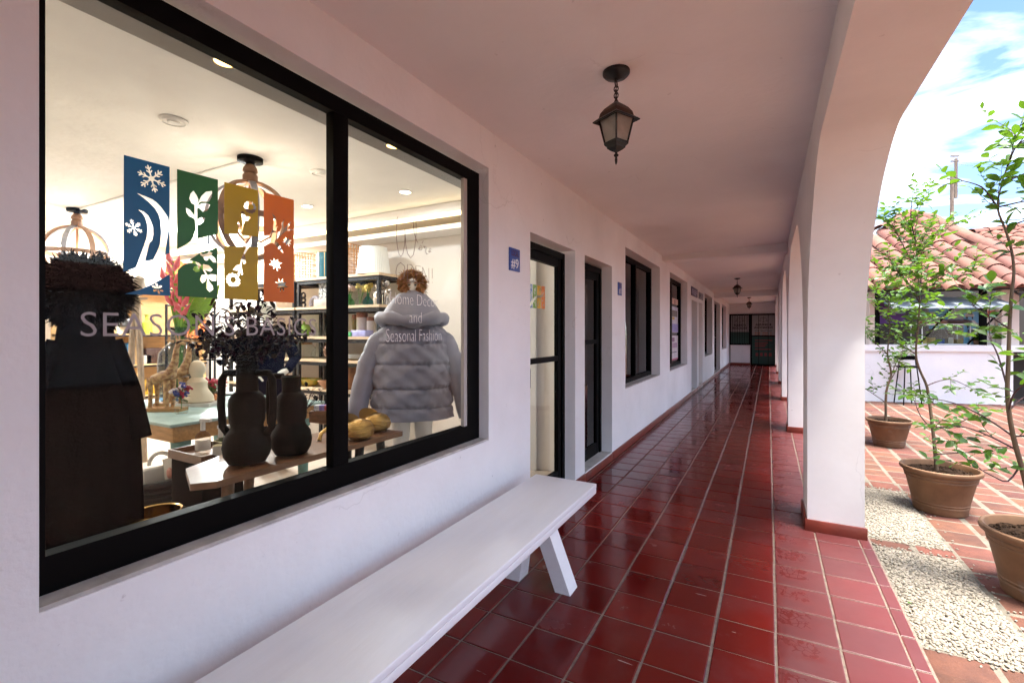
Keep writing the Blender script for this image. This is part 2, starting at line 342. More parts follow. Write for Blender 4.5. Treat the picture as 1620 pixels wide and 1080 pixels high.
    bp = N(t, 'ShaderNodeBump'); bp.inputs['Strength'].default_value = .10; bp.inputs['Distance'].default_value = .01; L.new(noise(11., 4), bp.inputs['Height']); L.new(bp.outputs[0], b.inputs['Normal'])
    return m
M_tile = floor_mat()
M_grout = mat('sandy_grout', (.22, .16, .125), .9, var=.35, vscale=30, bump=.4, bscale=200)
fl = solo('floor', MB().box((XW - .02, Y0, -.5), (.612, Y1 + .1, -.0045)), M_grout, kind='structure')
PX, PY, TW, TL = .256, .2535, .2445, .2448
def tile_mesh(w, l, h=.006, r=.004):
    mb = MB(); a, c = w / 2, l / 2
    vs = [(-a, -c, -h), (a, -c, -h), (a, c, -h), (-a, c, -h), (-a, -c, -r * .5), (a, -c, -r * .5), (a, c, -r * .5), (-a, c, -r * .5),
          (-a + r, -c + r, 0), (a - r, -c + r, 0), (a - r, c - r, 0), (-a + r, c - r, 0)]
    mb.add(vs, [(i, (i + 1) % 4, 4 + (i + 1) % 4, 4 + i) for i in range(4)] + [(4 + i, 4 + (i + 1) % 4, 8 + (i + 1) % 4, 8 + i) for i in range(4)] + [(8, 9, 10, 11)])
    return mb
def shared(name, mb, m, **k):
    o = mesh_obj(name, mb, m, **k); me = o.data; bpy.data.objects.remove(o); return me
tiles = []
for i in range(-7, 3):
    x0 = .030 + i * PX; x1 = x0 + PX
    for j in range(-14, 90):
        y0 = 2.31 + .2535 * j - 0.0
        xa, xb = max(x0, XW), min(x1, .605)
        if xb - xa < .03 or y0 + PY > Y1: continue
        w = TW if (xb - xa) > .25 else (xb - xa) - .008
        tiles.append(((xa + xb) / 2, y0 + PY / 2, w))
def in_view(p, m=15):
    v = Vector(p) - EYE
    if v.dot(FV) < .2: return None
    a, b_, d = proj(p); return d if -m < a < 1620 + m and -m < b_ < 1080 + m else None
cand = []
for k, (x, y, w) in enumerate(tiles):
    d = in_view((x, y, 0), 60)
    hid = (x < -.98 and y < 2.75 and not (x > -1.1 and y > 2.0)) or (x > .24 and (4.0 < y < 4.5 or 7.8 < y < 8.3)) or (x > .3 and y > 4.5)
    if d and not hid: cand.append((d, k))
cand.sort(); near = set(k for _, k in cand[:300])
TM = {}; rest = MB()
for k, (x, y, w) in enumerate(tiles):
    jx, jy, jz, jr = random.uniform(-.0015, .0015), random.uniform(-.001, .001), random.uniform(-.0006, .0006), random.uniform(-.004, .004)
    if k in near:
        key = round(w, 3)
        if key not in TM: TM[key] = shared('tile', tile_mesh(w, TL), M_tile, angle=25)
        piece('tile', TM[key], fl, (x + jx, y + jy, jz), (random.uniform(-.0018, .0018), random.uniform(-.0018, .0018), jr * .4))
    else:
        q = tile_mesh(w, TL); rest.add([(a + x, b_ + y, c + jz) for a, b_, c in q.v], q.f)
part('tile_field', rest, M_tile, fl, kind='stuff', angle=25)

# --- courtyard paving: square clay pavers in columns with wide mortar strips
pv = solo('courtyard_paving', MB().box((.612, -6, -.6), (16, 34, ZG - .004)), mat('pale_mortar', (.15, .13, .10), .95, var=.3, vscale=12, bump=.5, bscale=120), kind='structure')
M_paver = mat('clay_paver', (.135, .047, .027), .85, col2=(.075, .026, .017), vscale=9, bump=.5, bscale=70, rnd=.28)
GRAV = [(.625, 1.085, 2.87, 4.06), (.625, 1.085, 4.22, 5.55)]
pav = []
cols = [(.735, .215), (.975, .205)] + [(1.213 + .2585 * i, .225) for i in range(56)]
for ci, (x, w) in enumerate(cols):
    off = random.uniform(0, .24)
    for j in range(-30, 135):
        y = j * .2425 + (.03 if x < 1.1 else off * .2) + .115
        if y < -5.8 or y > 33: continue
        if x < 1.1 and (2.80 < y < 5.62):
            continue
        pav.append((x, y, w, .222))
pav += [(.745, 4.14, .235, .135), (.985, 4.14, .20, .135), (.745, 2.76, .235, .2), (.985, 2.76, .2, .2), (.745, 5.66, .235, .18), (.985, 5.66, .2, .18)]
cand = []
for k, p in enumerate(pav):
    v = in_view((p[0], p[1], ZG), 40)
    if v and (proj((p[0], p[1], ZG))[0] > 1365) and p[1] < 13: cand.append((v, k))
cand.sort(); near = set(k for _, k in cand[:300]); PM = {}; rest = MB()
for k, (x, y, w, l) in enumerate(pav):
    z = ZG + random.uniform(-.003, .003)
    if k in near:
        key = (round(w, 3), l)
        if key not in PM: PM[key] = shared('paver', tile_mesh(w, l, .02, .012), M_paver, angle=60)
        piece('paver', PM[key], pv, (x, y + random.uniform(-.003, .003), z), (random.uniform(-.008, .008), random.uniform(-.008, .008), random.uniform(-.012, .012)))
    else:
        q = tile_mesh(w, l, .02, .012); rest.add([(a + x, b_ + y, c + z) for a, b_, c in q.v], q.f)
part('paver_field', rest, M_paver, pv, kind='stuff', angle=60)

# --- pebble beds
M_peb = mat('cream_pebble', (.26, .225, .178), .8, var=.1, rnd=.3, vscale=60)
ico = bmesh.new(); bmesh.ops.create_icosphere(ico, subdivisions=1, radius=1); IV = [v.co.copy() for v in ico.verts]; ico.verts.index_update(); IF = [[v.index for v in f.verts] for f in ico.faces]; ico.free()
for gi, (xa, xb, ya, yb) in enumerate(GRAV):
    mb = MB(); sp = .0100; ny = int((yb - ya) / sp); nx = int((xb - xa) / sp)
    for i in range(nx):
        for j in range(ny):
            x, y = xa + (i + random.random()) * sp, ya + (j + random.random()) * sp
            bul = min(1, min(x - xa, xb - x, y - ya, yb - y) / .06)
            z = ZG - .010 + .010 * bul + random.uniform(-.004, .009); a, b_, c = random.uniform(.008, .0135), random.uniform(.006, .0095), random.uniform(.004, .0065)
            if random.random() < .004: a *= 1.9; b_ *= 1.9; c *= 1.7
            r = Matrix.Rotation(random.uniform(0, 6.28), 3, 'Z') @ Matrix.Rotation(random.uniform(-.6, .6), 3, 'X')
            mb.add([Vector((x, y, z)) + r @ Vector((v.x * a, v.y * b_, v.z * c)) for v in IV], IF)
    for _ in range(90):
        sd_ = random.choice((0, 1, 2)); o_ = abs(random.gauss(0, .035)) + .004
        x, y = [(xb + o_, random.uniform(ya, yb)), (random.uniform(xa, xb), yb + o_ * .7), (random.uniform(xa, xb), ya - o_ * .7)][sd_]; a, b_, c = random.uniform(.007, .011), random.uniform(.005, .008), random.uniform(.003, .005); r = Matrix.Rotation(random.uniform(0, 6.28), 3, 'Z')
        mb.add([Vector((x, y, ZG + .004)) + r @ Vector((v.x * a, v.y * b_, v.z * c)) for v in IV], IF)
    bed = solo('pebble_bed', mb, M_peb, ['bed of cream pebbles nearest the camera, beside the red floor edge', 'bed of cream pebbles behind the brick divider, in front of the pot'][gi], 'pebbles', (0, 0, 0), kind='stuff', angle=80)

# ================================================================== ARCADE BUILDING
B = thing('arcade_building', 'white plastered arcade building with shop fronts along a red tiled walkway', 'building', (0, 0, 0))
# openings: y0, y1, z0, z1
OP = dict(shop=(.452, 2.525, .745, 2.45), d1=(3.11, 4.03, ZS, 2.16), d2=(4.28, 5.17, ZS, 2.16), w2=(5.73, 7.82, .73, 2.47), w3=(8.69, 10.75, .73, 2.5),
          d3=(11.37, 12.3, ZS, 2.17), d4=(12.62, 13.41, ZS, 2.18), w4=(13.9, 15.9, .75, 2.5), d5=(16.5, 18.5, ZS, 2.45), w5=(19.3, 21.4, .78, 2.5))
def holed_wall(ops, y0, y1, z0, z1, xa, xb):
    ys = sorted({y0, y1, *[o[0] for o in ops], *[o[1] for o in ops]}); zs = sorted({z0, z1, *[o[2] for o in ops], *[o[3] for o in ops]}); mb = MB()
    for i in range(len(ys) - 1):
        for j in range(len(zs) - 1):
            a, b_, c, d = ys[i], ys[i + 1], zs[j], zs[j + 1]; my, mz = (a + b_) / 2, (c + d) / 2
            if any(o[0] < my < o[1] and o[2] < mz < o[3] for o in ops): continue
            mb.quad((xa, a, c), (xa, b_, c), (xa, b_, d), (xa, a, d)); mb.quad((xb, a, c), (xb, a, d), (xb, b_, d), (xb, b_, c))
    for a, b_, c, d in ops:
        mb.quad((xa, a, c), (xa, a, d), (xb, a, d), (xb, a, c)); mb.quad((xa, b_, c), (xb, b_, c), (xb, b_, d), (xa, b_, d))
        mb.quad((xa, a, d), (xa, b_, d), (xb, b_, d), (xb, a, d)); mb.quad((xa, a, c), (xb, a, c), (xb, b_, c), (xa, b_, c))
    mb.quad((xa, y0, z1), (xa, y1, z1), (xb, y1, z1), (xb, y0, z1))
    return mb
def part_raw(name, mb, m, parent, label=None, kind=None):
    me = bpy.data.meshes.new(name); me.from_pydata(mb.v, [], mb.f); me.update(); me.materials.append(m)
    bm = bmesh.new(); bm.from_mesh(me); bmesh.ops.remove_doubles(bm, verts=bm.verts, dist=1e-5); bmesh.ops.recalc_face_normals(bm, faces=bm.faces); bm.to_mesh(me); bm.free()
    o = bpy.data.objects.new(name, me); C.objects.link(o); o.parent = parent; OFF[o] = OFF[parent]; return tagit(o, label, None, None, kind)
part_raw('wall', holed_wall(list(OP.values()), Y0, Y1, 0, 2.9, XW, XI), M_wall, B)
part('ceiling', MB().obox((XI, Y0, 2.68), (XA + .05 - XI, 0, .06), (0, Y1 - Y0, 0), (0, 0, .25)), M_ceil, B)
part('roof_slab', MB().box((-9, Y0 - .3, 3.03), (.80, Y1 + 6, 3.22)), M_wall, B)  # unseen slab, added to block the sky; overhang sized for the floor light
for y, zb in ((8.0, 2.605), (16.35, 2.54)):
    part('beam', MB().bbox((XW - .01, y, zb), (XA + .02, y + .28, 2.95), .012), M_ceil, B)
M_base = mat('red_baseboard_tile', (.20, .035, .02), .38, var=.25, vscale=7, bump=.1, bscale=40)
segs = [(Y0, 3.1), (4.03, 4.28), (5.17, 11.37), (12.3, 12.62), (13.41, 16.5), (18.5, Y1)]
for a, b_ in segs: part('baseboard', MB().bbox((XW - .001, a, -.004), (XW + .014, b_, .082), .004), M_base, B)
for a, b_ in ((3.1, 4.03), (4.28, 5.17), (11.37, 12.3), (12.62, 13.41), (16.5, 18.5)):
    part('threshold', MB().bbox((XW - .001, a + .001, -.004), (XW + .012, b_ - .001, .074), .004), M_base, B)
    part('threshold_tile', MB().box((XI, a + .002, ZS - .02), (XW - .004, b_ - .002, ZS + .004)), mat('pale_step_tile', (.55, .52, .49), .5, var=.2, vscale=9), B)
# arcade: pillars joined by basket arches
PIL = [(-.55, -.05), (4.0, 4.46), (7.80, 8.26), (11.35, 11.8), (15.0, 15.45), (18.7, 19.15), (22.4, 23.3)]
ZSP, ZAR, RA = 1.35, 2.49, 1.05
def arch_pts(ya, yb, n=44):
    P = []
    for i in range(n + 1):
        t = math.pi / 2 * i / n; P.append((ya + RA - RA * math.cos(t) ** (2 / 1.65), ZSP + (ZAR - ZSP) * math.sin(t) ** (2 / 1.65)))
    Q = [(ya + yb - y, z) for y, z in reversed(P)]
    return P + Q
for (a0, a1), (b0, b1) in zip(PIL[:-1], PIL[1:]):
    mb = MB(); pts = arch_pts(a1, b0); zt = 3.03
    for (y, z), (y2, z2) in zip(pts[:-1], pts[1:]):
        mb.quad((XA, y, z), (XA, y2, z2), (XA, y2, zt), (XA, y, zt)); mb.quad((XO, y, z), (XO, y, zt), (XO, y2, zt), (XO, y2, z2))
        mb.quad((XA, y, z), (XO, y, z), (XO, y2, z2), (XA, y2, z2))
    o = part_raw('arch', mb, M_pillar, B); o.data.shade_smooth(); o.data.set_sharp_from_angle(angle=R_(40))
for a, b_ in PIL:
    mb = MB(); mb.quad((XA, a, 0), (XA, a, ZSP), (XA, b_, ZSP), (XA, b_, 0)); mb.quad((XO, a, -.1), (XO, b_, -.1), (XO, b_, ZSP), (XO, a, ZSP))
    mb.quad((XA, a, 0), (XO, a, 0), (XO, a, ZSP), (XA, a, ZSP)); mb.quad((XA, b_, 0), (XA, b_, ZSP), (XO, b_, ZSP), (XO, b_, 0))
    mb.quad((XA, a, ZSP), (XA, b_, ZSP), (XA, b_, 3.03), (XA, a, 3.03)); mb.quad((XO, a, ZSP), (XO, a, 3.03), (XO, b_, 3.03), (XO, b_, ZSP))
    part_raw('pillar', mb, M_pillar, B)
    t = .016; bb = MB()
    bb.bbox((XA - t, a - t, -.004), (XO + .014, a + .001, .082), .004); bb.bbox((XA - t, a - t + .018, -.003), (XA + .001, b_ + t, .081), .004); bb.bbox((XA - t + .018, b_ - .001, -.004), (XO + .014, b_ + t, .082), .004)
    part('pillar_base', bb, M_base, B)
part('side_wall', MB().box((XA, Y0 - .2, -.1), (XO, -.552, 3.03)), M_pillar, B)  # unseen solid stretch behind the camera, added to darken the near walkway
part('end_wall', MB().box((XI, Y0 - .2, 0), (XA - .002, Y0 + .001, 2.95)), M_wall, B)  # unseen closing wall behind the camera, added to cut light near it

# ------------------------------------------------------------------ frames and panes
def window(y0, y1, z0, z1, xf, fw, mull, name='window', bars=(), label=None, glass=M_glass, dep=.05, bot=None, top=None, rightw=None):
    bot = bot or fw; top = top or fw; rw = rightw or fw
    mb = MB(); mb.box((xf - dep, y0, z0), (xf, y1, z0 + bot)); mb.box((xf - dep, y0, z1 - top), (xf, y1, z1)); mb.box((xf - dep, y0, z0 + bot), (xf, y0 + fw, z1 - top)); mb.box((xf - dep, y1 - rw, z0 + bot), (xf, y1, z1 - top))
    w = part('frame', mb, M_black, B); w.name = name
    if label: w['label'] = label
    ed = [y0 + fw] + [e for m in mull for e in m] + [y1 - rw]
    for a, b_ in mull: part('mullion', MB().bbox((xf - dep + .002, a, z0 + bot), (xf - .002, b_, z1 - top), .003), M_black, w)
    for i in range(0, len(ed), 2): part('pane', MB().box((xf - dep * .7, ed[i] - .004, z0 + bot - .004), (xf - dep * .7 + .005, ed[i + 1] + .004, z1 - top + .004)), glass, w)
    for z in bars: part('rail', MB().box((xf - dep * .8, y0 + fw, z - .02), (xf - .006, y1 - rw, z + .02)), M_black, w)
    part('window_sill', MB().box((xf - dep, y0 + .002, z0 - .012), (XW - .006, y1 - .002, z0 + .004)), M_sill, w)
    return w
XG = -1.635      # shop pane, outer face close to here
SW = window(.40, 2.535, .752, 2.425, -1.612, .085, [(1.388, 1.47)], 'shop_window', label='large black framed shop window with lettering and coloured panels', bot=.10, top=.07, rightw=.135)
part('glazing_bead', MB().box((-1.640, 2.365, .852), (-1.618, 2.399, 2.355)), mat('grey_bead', (.45, .42, .39), .5), SW)
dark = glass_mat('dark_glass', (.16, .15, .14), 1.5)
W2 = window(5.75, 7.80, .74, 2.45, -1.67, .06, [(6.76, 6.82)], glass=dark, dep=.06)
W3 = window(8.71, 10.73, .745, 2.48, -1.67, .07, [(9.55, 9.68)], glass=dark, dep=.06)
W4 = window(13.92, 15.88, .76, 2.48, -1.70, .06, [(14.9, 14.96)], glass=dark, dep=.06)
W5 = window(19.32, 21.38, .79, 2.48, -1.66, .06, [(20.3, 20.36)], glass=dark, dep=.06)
def door(y0, y1, z1, xf, glass, name='door', rail=None, fw=.06, st=.075, bottom=.10, handle=True, label=None):
    mb = MB(); z0 = ZS + .005
    mb.box((xf - .06, y0, z0), (xf, y0 + fw, z1)); mb.box((xf - .06, y1 - fw, z0), (xf, y1, z1)); mb.box((xf - .06, y0 + fw, z1 - fw), (xf, y1 - fw, z1))
    d = part(name, mb, M_black, B, label)
    a, b_, t = y0 + fw + .004, y1 - fw - .004, z1 - fw - .004
    lf = MB(); xl = xf - .012
    lf.bbox((xl - .04, a, z0), (xl, a + st, t), .003); lf.bbox((xl - .04, b_ - st, z0), (xl, b_, t), .003); lf.box((xl - .04, a + st, t - st), (xl, b_ - st, t)); lf.box((xl - .04, a + st, z0), (xl, b_ - st, z0 + bottom))
    if rail: lf.box((xl - .04, a + st, rail - .022), (xl, b_ - st, rail + .022))
    part('leaf', lf, M_black, d)
    part('pane', MB().box((xl - .024, a + st - .004, z0 + bottom - .004), (xl - .018, b_ - st + .004, t - st + .004)), glass, d)
    if handle:
        part('handle', MB().tube([(xl + .002, a + st * .5, 1.0), (xl + .045, a + st * .5, 1.0), (xl + .045, a + st * .5, 1.14), (xl + .002, a + st * .5, 1.14)], .009), M_metal, d)
    return d
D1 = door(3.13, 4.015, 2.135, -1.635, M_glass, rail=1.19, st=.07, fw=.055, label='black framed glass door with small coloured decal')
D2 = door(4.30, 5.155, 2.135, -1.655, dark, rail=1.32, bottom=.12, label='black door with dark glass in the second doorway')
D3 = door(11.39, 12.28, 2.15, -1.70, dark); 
wd = part('door', MB().bbox((-1.725, 12.64, ZS + .005), (-1.685, 13.39, 2.16), .004), mat('cream_door_paint', (.62, .52, .46), .5), B, 'cream painted solid door')
part('handle', MB().ball((-1.66, 12.76, 1.08), .028).cyl((-1.69, 12.76, 1.08), (-1.66, 12.76, 1.08), .012), M_black, wd)
D5 = door(16.52, 18.48, 2.43, -1.66, dark, rail=1.25)

# end of the corridor: window and door behind a black frame, white apron wall
ye = Y1 - .02
part('end_wall', MB().box((XI, Y1, 2.24), (.5, Y1 + .15, 2.95)), M_wall, B)
part('apron_wall', MB().box((-1.50, Y1 - .03, .0), (-.71, Y1 + .12, .875)), M_wall, B)
part('baseboard', MB().bbox((-1.50, Y1 - .046, -.004), (-.71, Y1 - .029, .09), .004), M_base, B)
def xwin(x0, x1, z0, z1, name, bars):
    mb = MB(); f = .06; mb.box((x0, ye - .05, z0), (x1, ye + .02, z0 + f)); mb.box((x0, ye - .05, z1 - f), (x1, ye + .02, z1)); mb.box((x0, ye - .05, z0 + f), (x0 + f, ye + .02, z1 - f)); mb.box((x1 - f, ye - .05, z0 + f), (x1, ye + .02, z1 - f))
    w = part(name, mb, M_black, B)
    for i in range(bars):
        x = x0 + f + (x1 - x0 - 2 * f) * (i + .7) / (bars + .4); part('bar', MB().box((x - .008, ye - .045, z0 + f), (x + .008, ye - .03, z1 - f)), M_black, w)
    return w
EW = xwin(-1.54, -.705, .876, 2.24, 'window', 7); ED = xwin(-.70, .30, .0, 2.24, 'door', 2)
M_green = mat('green_print', (.004, .055, .04), .35); M_greyp = mat('grey_print', (.30, .30, .30), .35); M_redp = mat('red_print', (.22, .03, .03), .4); M_ink = mat('black_print', (.01, .01, .01), .4); M_orp = mat('rust_print', (.33, .14, .09), .4)
for w, xa, xb, za, zb, zm in ((EW, -1.48, -.765, .936, 2.18, 1.45), (ED, -.64, .24, .06, 2.18, 1.29)):
    part('print_panel', MB().box((xa, ye + .0, zm), (xb, ye + .008, zb)), M_greyp, w); part('print_panel', MB().box((xa, ye + .0, za), (xb, ye + .008, zm)), M_green, w)
    cx = (xa + xb) / 2; wdt = xb - xa; yy = ye - .002; sc = wdt / .88
    A = lambda s_, z_, sz, mt, wd_: part('lettering', text_mb(s_, sz, (cx, yy, z_), (1, 0, 0), (0, 0, 1), width=wd_, weight=.004), mt, w)
    A('AQUINO &', 1.73 - (.0 if w is ED else .02), .12, M_ink, .62 * sc); A('ASOCIADOS', 1.60 - (.0 if w is ED else .02), .12, M_ink, .72 * sc)
    sca = MB(); b0 = Vector((cx, yy, 1.88))
    sca.box((cx - .008, yy, 1.88), (cx + .008, yy + .002, 2.12)); sca.box((cx - .05, yy, 1.87), (cx + .05, yy + .002, 1.885)); sca.tube([(cx - .13, yy, 1.93), (cx - .12, yy, 2.03), (cx, yy, 2.07), (cx + .12, yy, 2.03), (cx + .13, yy, 1.93)], .006, 5)
    for s_ in (-1, 1): sca.box((cx + s_ * .13 - .05, yy, 1.915), (cx + s_ * .13 + .05, yy + .002, 1.93))
    part('scales_emblem', sca, M_ink, w)
for z, k, h_, mt in ((1.515, 14, .018, M_green), (1.475, 11, .018, M_green), (1.405, 9, .05, M_orp), (1.325, 9, .04, M_orp)):
    for i in range(k):
        x_ = cx - .33 + .66 * i / k
        if i % 4 != 3: part('print_mark', MB().box((x_, yy, z - h_ / 2), (x_ + .5 / k, yy + .002, z + h_ / 2)), mt, ED)
for i, (z, wd_) in enumerate(((1.09, .66), (.98, .5), (.90, .46), (.82, .4), (.70, .62))): part('print_line', MB().box((cx - .33, yy, z - .02), (cx - .33 + wd_, yy + .002, z + .02)), M_redp, ED)
for i in range(4): part('print_mark', MB().box((cx - .3 + i * .17, yy, .40), (cx - .2 + i * .17, yy + .002, .54)), M_redp, ED)
part('rail', MB().box((-.64, ye - .05, 1.25), (.24, ye - .01, 1.30)), M_black, ED)
part('handle', MB().tube([(.16, ye - .05, .98), (.16, ye - .1, .98), (.06, ye - .1, .98)], .012), M_metal, ED)

# rooms behind the glass
shell = MB(); xb, ya, yb, zt = -8.0, -.6, 4.19, 2.7
solo('shop_floor', MB().box((xb, ya, -.05), (XI, yb, ZS)), mat('pale_floorboard', (.55, .45, .36), .5, var=.15, vscale=4, stretch=(8, 1, 1)), kind='structure')
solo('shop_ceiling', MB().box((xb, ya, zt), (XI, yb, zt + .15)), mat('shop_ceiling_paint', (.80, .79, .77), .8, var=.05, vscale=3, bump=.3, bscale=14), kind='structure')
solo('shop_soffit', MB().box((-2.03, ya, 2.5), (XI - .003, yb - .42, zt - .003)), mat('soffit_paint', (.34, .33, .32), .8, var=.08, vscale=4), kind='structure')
solo('shop_back_wall', MB().box((xb - .1, ya, 0), (xb, yb, zt)), M_cream, kind='structure')
solo('shop_side_wall', MB().box((xb, yb, 0), (XI, yb + .08, 2.95)), mat('shop_wall_paint', (.78, .72, .66), .8, var=.03, vscale=2), kind='structure')
solo('shop_near_wall', MB().box((xb, ya - .08, 0), (XI, ya, 2.95)), M_cream, kind='structure')
solo('shop_cornice', MB().box((xb, yb - .30, 2.47), (XI - .003, yb - .002, 2.52)).box((xb, yb - .42, 2.60), (XI - .003, yb - .003, zt - .004)), mat('cornice_paint', (.82, .78, .74), .7), kind='structure')
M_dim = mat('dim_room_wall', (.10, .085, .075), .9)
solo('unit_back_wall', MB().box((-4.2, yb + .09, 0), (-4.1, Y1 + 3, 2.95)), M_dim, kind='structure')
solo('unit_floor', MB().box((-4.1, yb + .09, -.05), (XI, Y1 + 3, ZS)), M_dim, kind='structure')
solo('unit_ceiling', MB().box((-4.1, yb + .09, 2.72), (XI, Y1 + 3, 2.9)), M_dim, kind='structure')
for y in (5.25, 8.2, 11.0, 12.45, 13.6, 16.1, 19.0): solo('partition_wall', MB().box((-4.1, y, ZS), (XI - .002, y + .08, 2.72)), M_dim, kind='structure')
solo('end_unit_wall', MB().box((-4.1, Y1 + 2, 0), (.8, Y1 + 2.1, 2.95)).box((.5, Y1 + .15, 0), (.6, Y1 + 2, 2.95)), M_dim, kind='structure')
# ================================================================== CORRIDOR THINGS
# bench: thick plank on two trestles of splayed legs
bx0, bx1, by0, by1, bz = -1.405, -.972, .50, 2.926, .45
bn = thing('bench', 'long white painted wooden bench under the shop window', 'bench', ((bx0 + bx1) / 2, (by0 + by1) / 2, 0))
part('seat', MB().bbox((bx0, by0, bz - .030), (bx1, by1, bz), .005, 3), M_bench, bn); part('seat_underboard', MB().bbox((bx0 + .002, by0 + .003, bz - .062), (bx1 - .0015, by1 - .002, bz - .0305), .003, 2), M_bench, bn)
cxb = (bx0 + bx1) / 2
for y in (by0 + .34, by1 - .545):
    for s in (-1, 1):
        xt, xf = cxb + s * .05, cxb + (.205 if s > 0 else -.105); w = .088
        mb = MB(); q = [(xt - w / 2, y, bz - .062), (xt + w / 2, y, bz - .062), (xf + w / 2, y, .0), (xf - w / 2, y, .0)]
        mb.poly_prism(q, (0, .11, 0)); part('leg', mb, M_bench, bn, angle=20)
    part('stretcher', MB().box((cxb - .1, y + .02, bz - .12), (cxb + .1, y + .09, bz - .0625)), M_bench, bn)

# hanging lanterns
M_lamp = mat('lantern_black', (.012, .012, .011), .4, .3, bump=.2, bscale=60); M_lampt = mat('lantern_rust_brown', (.05, .022, .012), .5, .4, var=.4, vscale=20)
M_frost = mat('lantern_glass', (.62, .55, .47), .25, var=.25, vscale=14, trans=.55)
def lantern(x, y, zc, label, rot):
    t = thing('hanging_lantern', label, 'lantern', (x, y, zc), 'lanterns hanging under the arcade ceiling')
    c = Vector((x, y, zc)); P = lambda a, r, z: c + Vector((r * math.cos(a + rot), r * math.sin(a + rot), z))
    part('canopy', MB().lathe([(.066, .003), (.066, -.012), (.055, -.024), (.02, -.034), (.008, -.04)], c, 24), M_lamp, t)
    ch = MB(); ch.ring(c + Vector((0, 0, -.058)), .018, .0035, 16, 6, 'X')
    for i in range(4):
        z = -.084 - i * .0165; k = len(ch.v); ch.ring((0, 0, 0), .0105, .0028, 12, 6, 'XY'[i % 2 == 0])
        for j in range(k, len(ch.v)): vx, vy, vz = ch.v[j]; ch.v[j] = (vx + c.x, vy + c.y, vz * 1.35 + c.z + z)
    part('chain', ch, M_lamp, t)
    H_ = math.pi / 2; c = c + Vector((0, 0, .022))
    ro = MB(); prof = [(.010, -.170), (.030, -.182), (.058, -.200), (.078, -.222), (.086, -.246)]
    for (r0, z0), (r1, z1) in zip(prof[:-1], prof[1:]):
        for i in range(4): ro.quad(P(i * H_, r0, z0), P((i + 1) * H_, r0, z0), P((i + 1) * H_, r1, z1), P(i * H_, r1, z1))
    ro.add([P(i * H_, .010, -.170) for i in range(4)], [(0, 1, 2, 3)]); ro.cyl(c + Vector((0, 0, -.172)), c + Vector((0, 0, -.158)), .012, .006)
    part('roof', ro, M_lampt, t, angle=50)
    ea = MB()
    for i in range(4):
        a, b_ = i * H_, (i + 1) * H_
        ea.quad(P(a, .084, -.243), P(b_, .084, -.243), P(b_, .116, -.262), P(a, .116, -.262)); ea.quad(P(a, .116, -.262), P(b_, .116, -.262), P(b_, .114, -.268), P(a, .114, -.268)); ea.quad(P(a, .114, -.268), P(b_, .114, -.268), P(b_, .082, -.256), P(a, .082, -.256))
    part('eave', ea, M_lamp, t, smooth=False)
    fr = MB()
    for i in range(4):
        fr.tube([P(i * H_, .085, -.252), P(i * H_, .055, -.372)], .005, 6); fr.tube([P(i * H_, .056, -.372), P((i + 1) * H_, .056, -.372)], .0045, 6); fr.tube([P(i * H_, .083, -.256), P((i + 1) * H_, .083, -.256)], .004, 6)
    part('cage', fr, M_lamp, t)
    for i in range(4):
        a, b_ = i * H_, (i + 1) * H_; n = P(a + H_ / 2, .001, 0) - P(a, 0, 0)
        part('pane', MB().poly_prism([P(a, .080, -.256), P(b_, .080, -.256), P(b_, .0535, -.370), P(a, .0535, -.370)], n * .6), M_frost, t, smooth=False)
    part('bulb', MB().lathe([(.012, -.262), (.014, -.285), (.024, -.31), (.028, -.33), (.022, -.348), (.001, -.357)], c, 14), mat('lamp_bulb', (.75, .70, .62), .3), t)
    bo = MB()
    for (r0, z0), (r1, z1) in zip([(.060, -.372), (.058, -.382), (.046, -.392), (.044, -.400), (.026, -.412)], [(.058, -.382), (.046, -.392), (.044, -.400), (.026, -.412), (.008, -.420)]):
        for i in range(4): bo.quad(P(i * H_, r0, z0), P((i + 1) * H_, r0, z0), P((i + 1) * H_, r1, z1), P(i * H_, r1, z1))
    bo.quad(*[P(i * H_, .060, -.372) for i in range(4)])
    bo.lathe([(.006, -.415), (.006, -.427), (.012, -.433), (.012, -.438), (.005, -.444), (.007, -.458), (.005, -.474), (.001, -.482)], c, 10)
    part('finial', bo, M_lamp, t, angle=20)
    return t
zc = lambda x: 2.68 + (x - XI) * .06 / (XA + .05 - XI) - .001
lantern(-.664, 2.30, zc(-.664), 'black coach lantern hanging nearest the camera', R_(-73))
lantern(-.655, 12.4, zc(-.655), 'black coach lantern hanging halfway down the walkway', R_(-80))
lantern(-.63, 19.4, zc(-.63), 'small black coach lantern hanging at the far end of the walkway', R_(-85))

# unit signs
M_blue = mat('sign_blue', (.035, .09, .36), .4, var=.1, vscale=30); M_sign_w = mat('sign_white', (.75, .75, .78), .5); M_sign_n = mat('sign_maroon', (.10, .008, .03), .5)
def unit_sign(y0, y1, z0, z1, num, label):
    t = thing('unit_sign', label, 'sign', (XW, (y0 + y1) / 2, z0), 'blue unit number signs')
    part('plate', MB().bbox((XW + .0005, y0, z0), (XW + .009, y1, z1), .002), M_blue, t)
    h = z1 - z0; w = y1 - y0; ym = (y0 + y1) / 2
    part('lettering', text_mb('LOCAL', h * .36, (XW + .0092, ym, z0 + h * .66), YX, ZX, width=w * .68, weight=.0012), M_sign_n, t)
    part('number', text_mb(num, h * .58, (XW + .0092, ym, z0 + h * .14), YX, ZX, width=w * .72, weight=.0018), M_sign_w, t)
unit_sign(2.781, 2.932, 1.842, 1.997, '#9', 'blue sign reading LOCAL #9 beside the shop door')
unit_sign(5.392, 5.545, 1.857, 2.007, '#10', 'blue sign reading #10 beside the dark window')
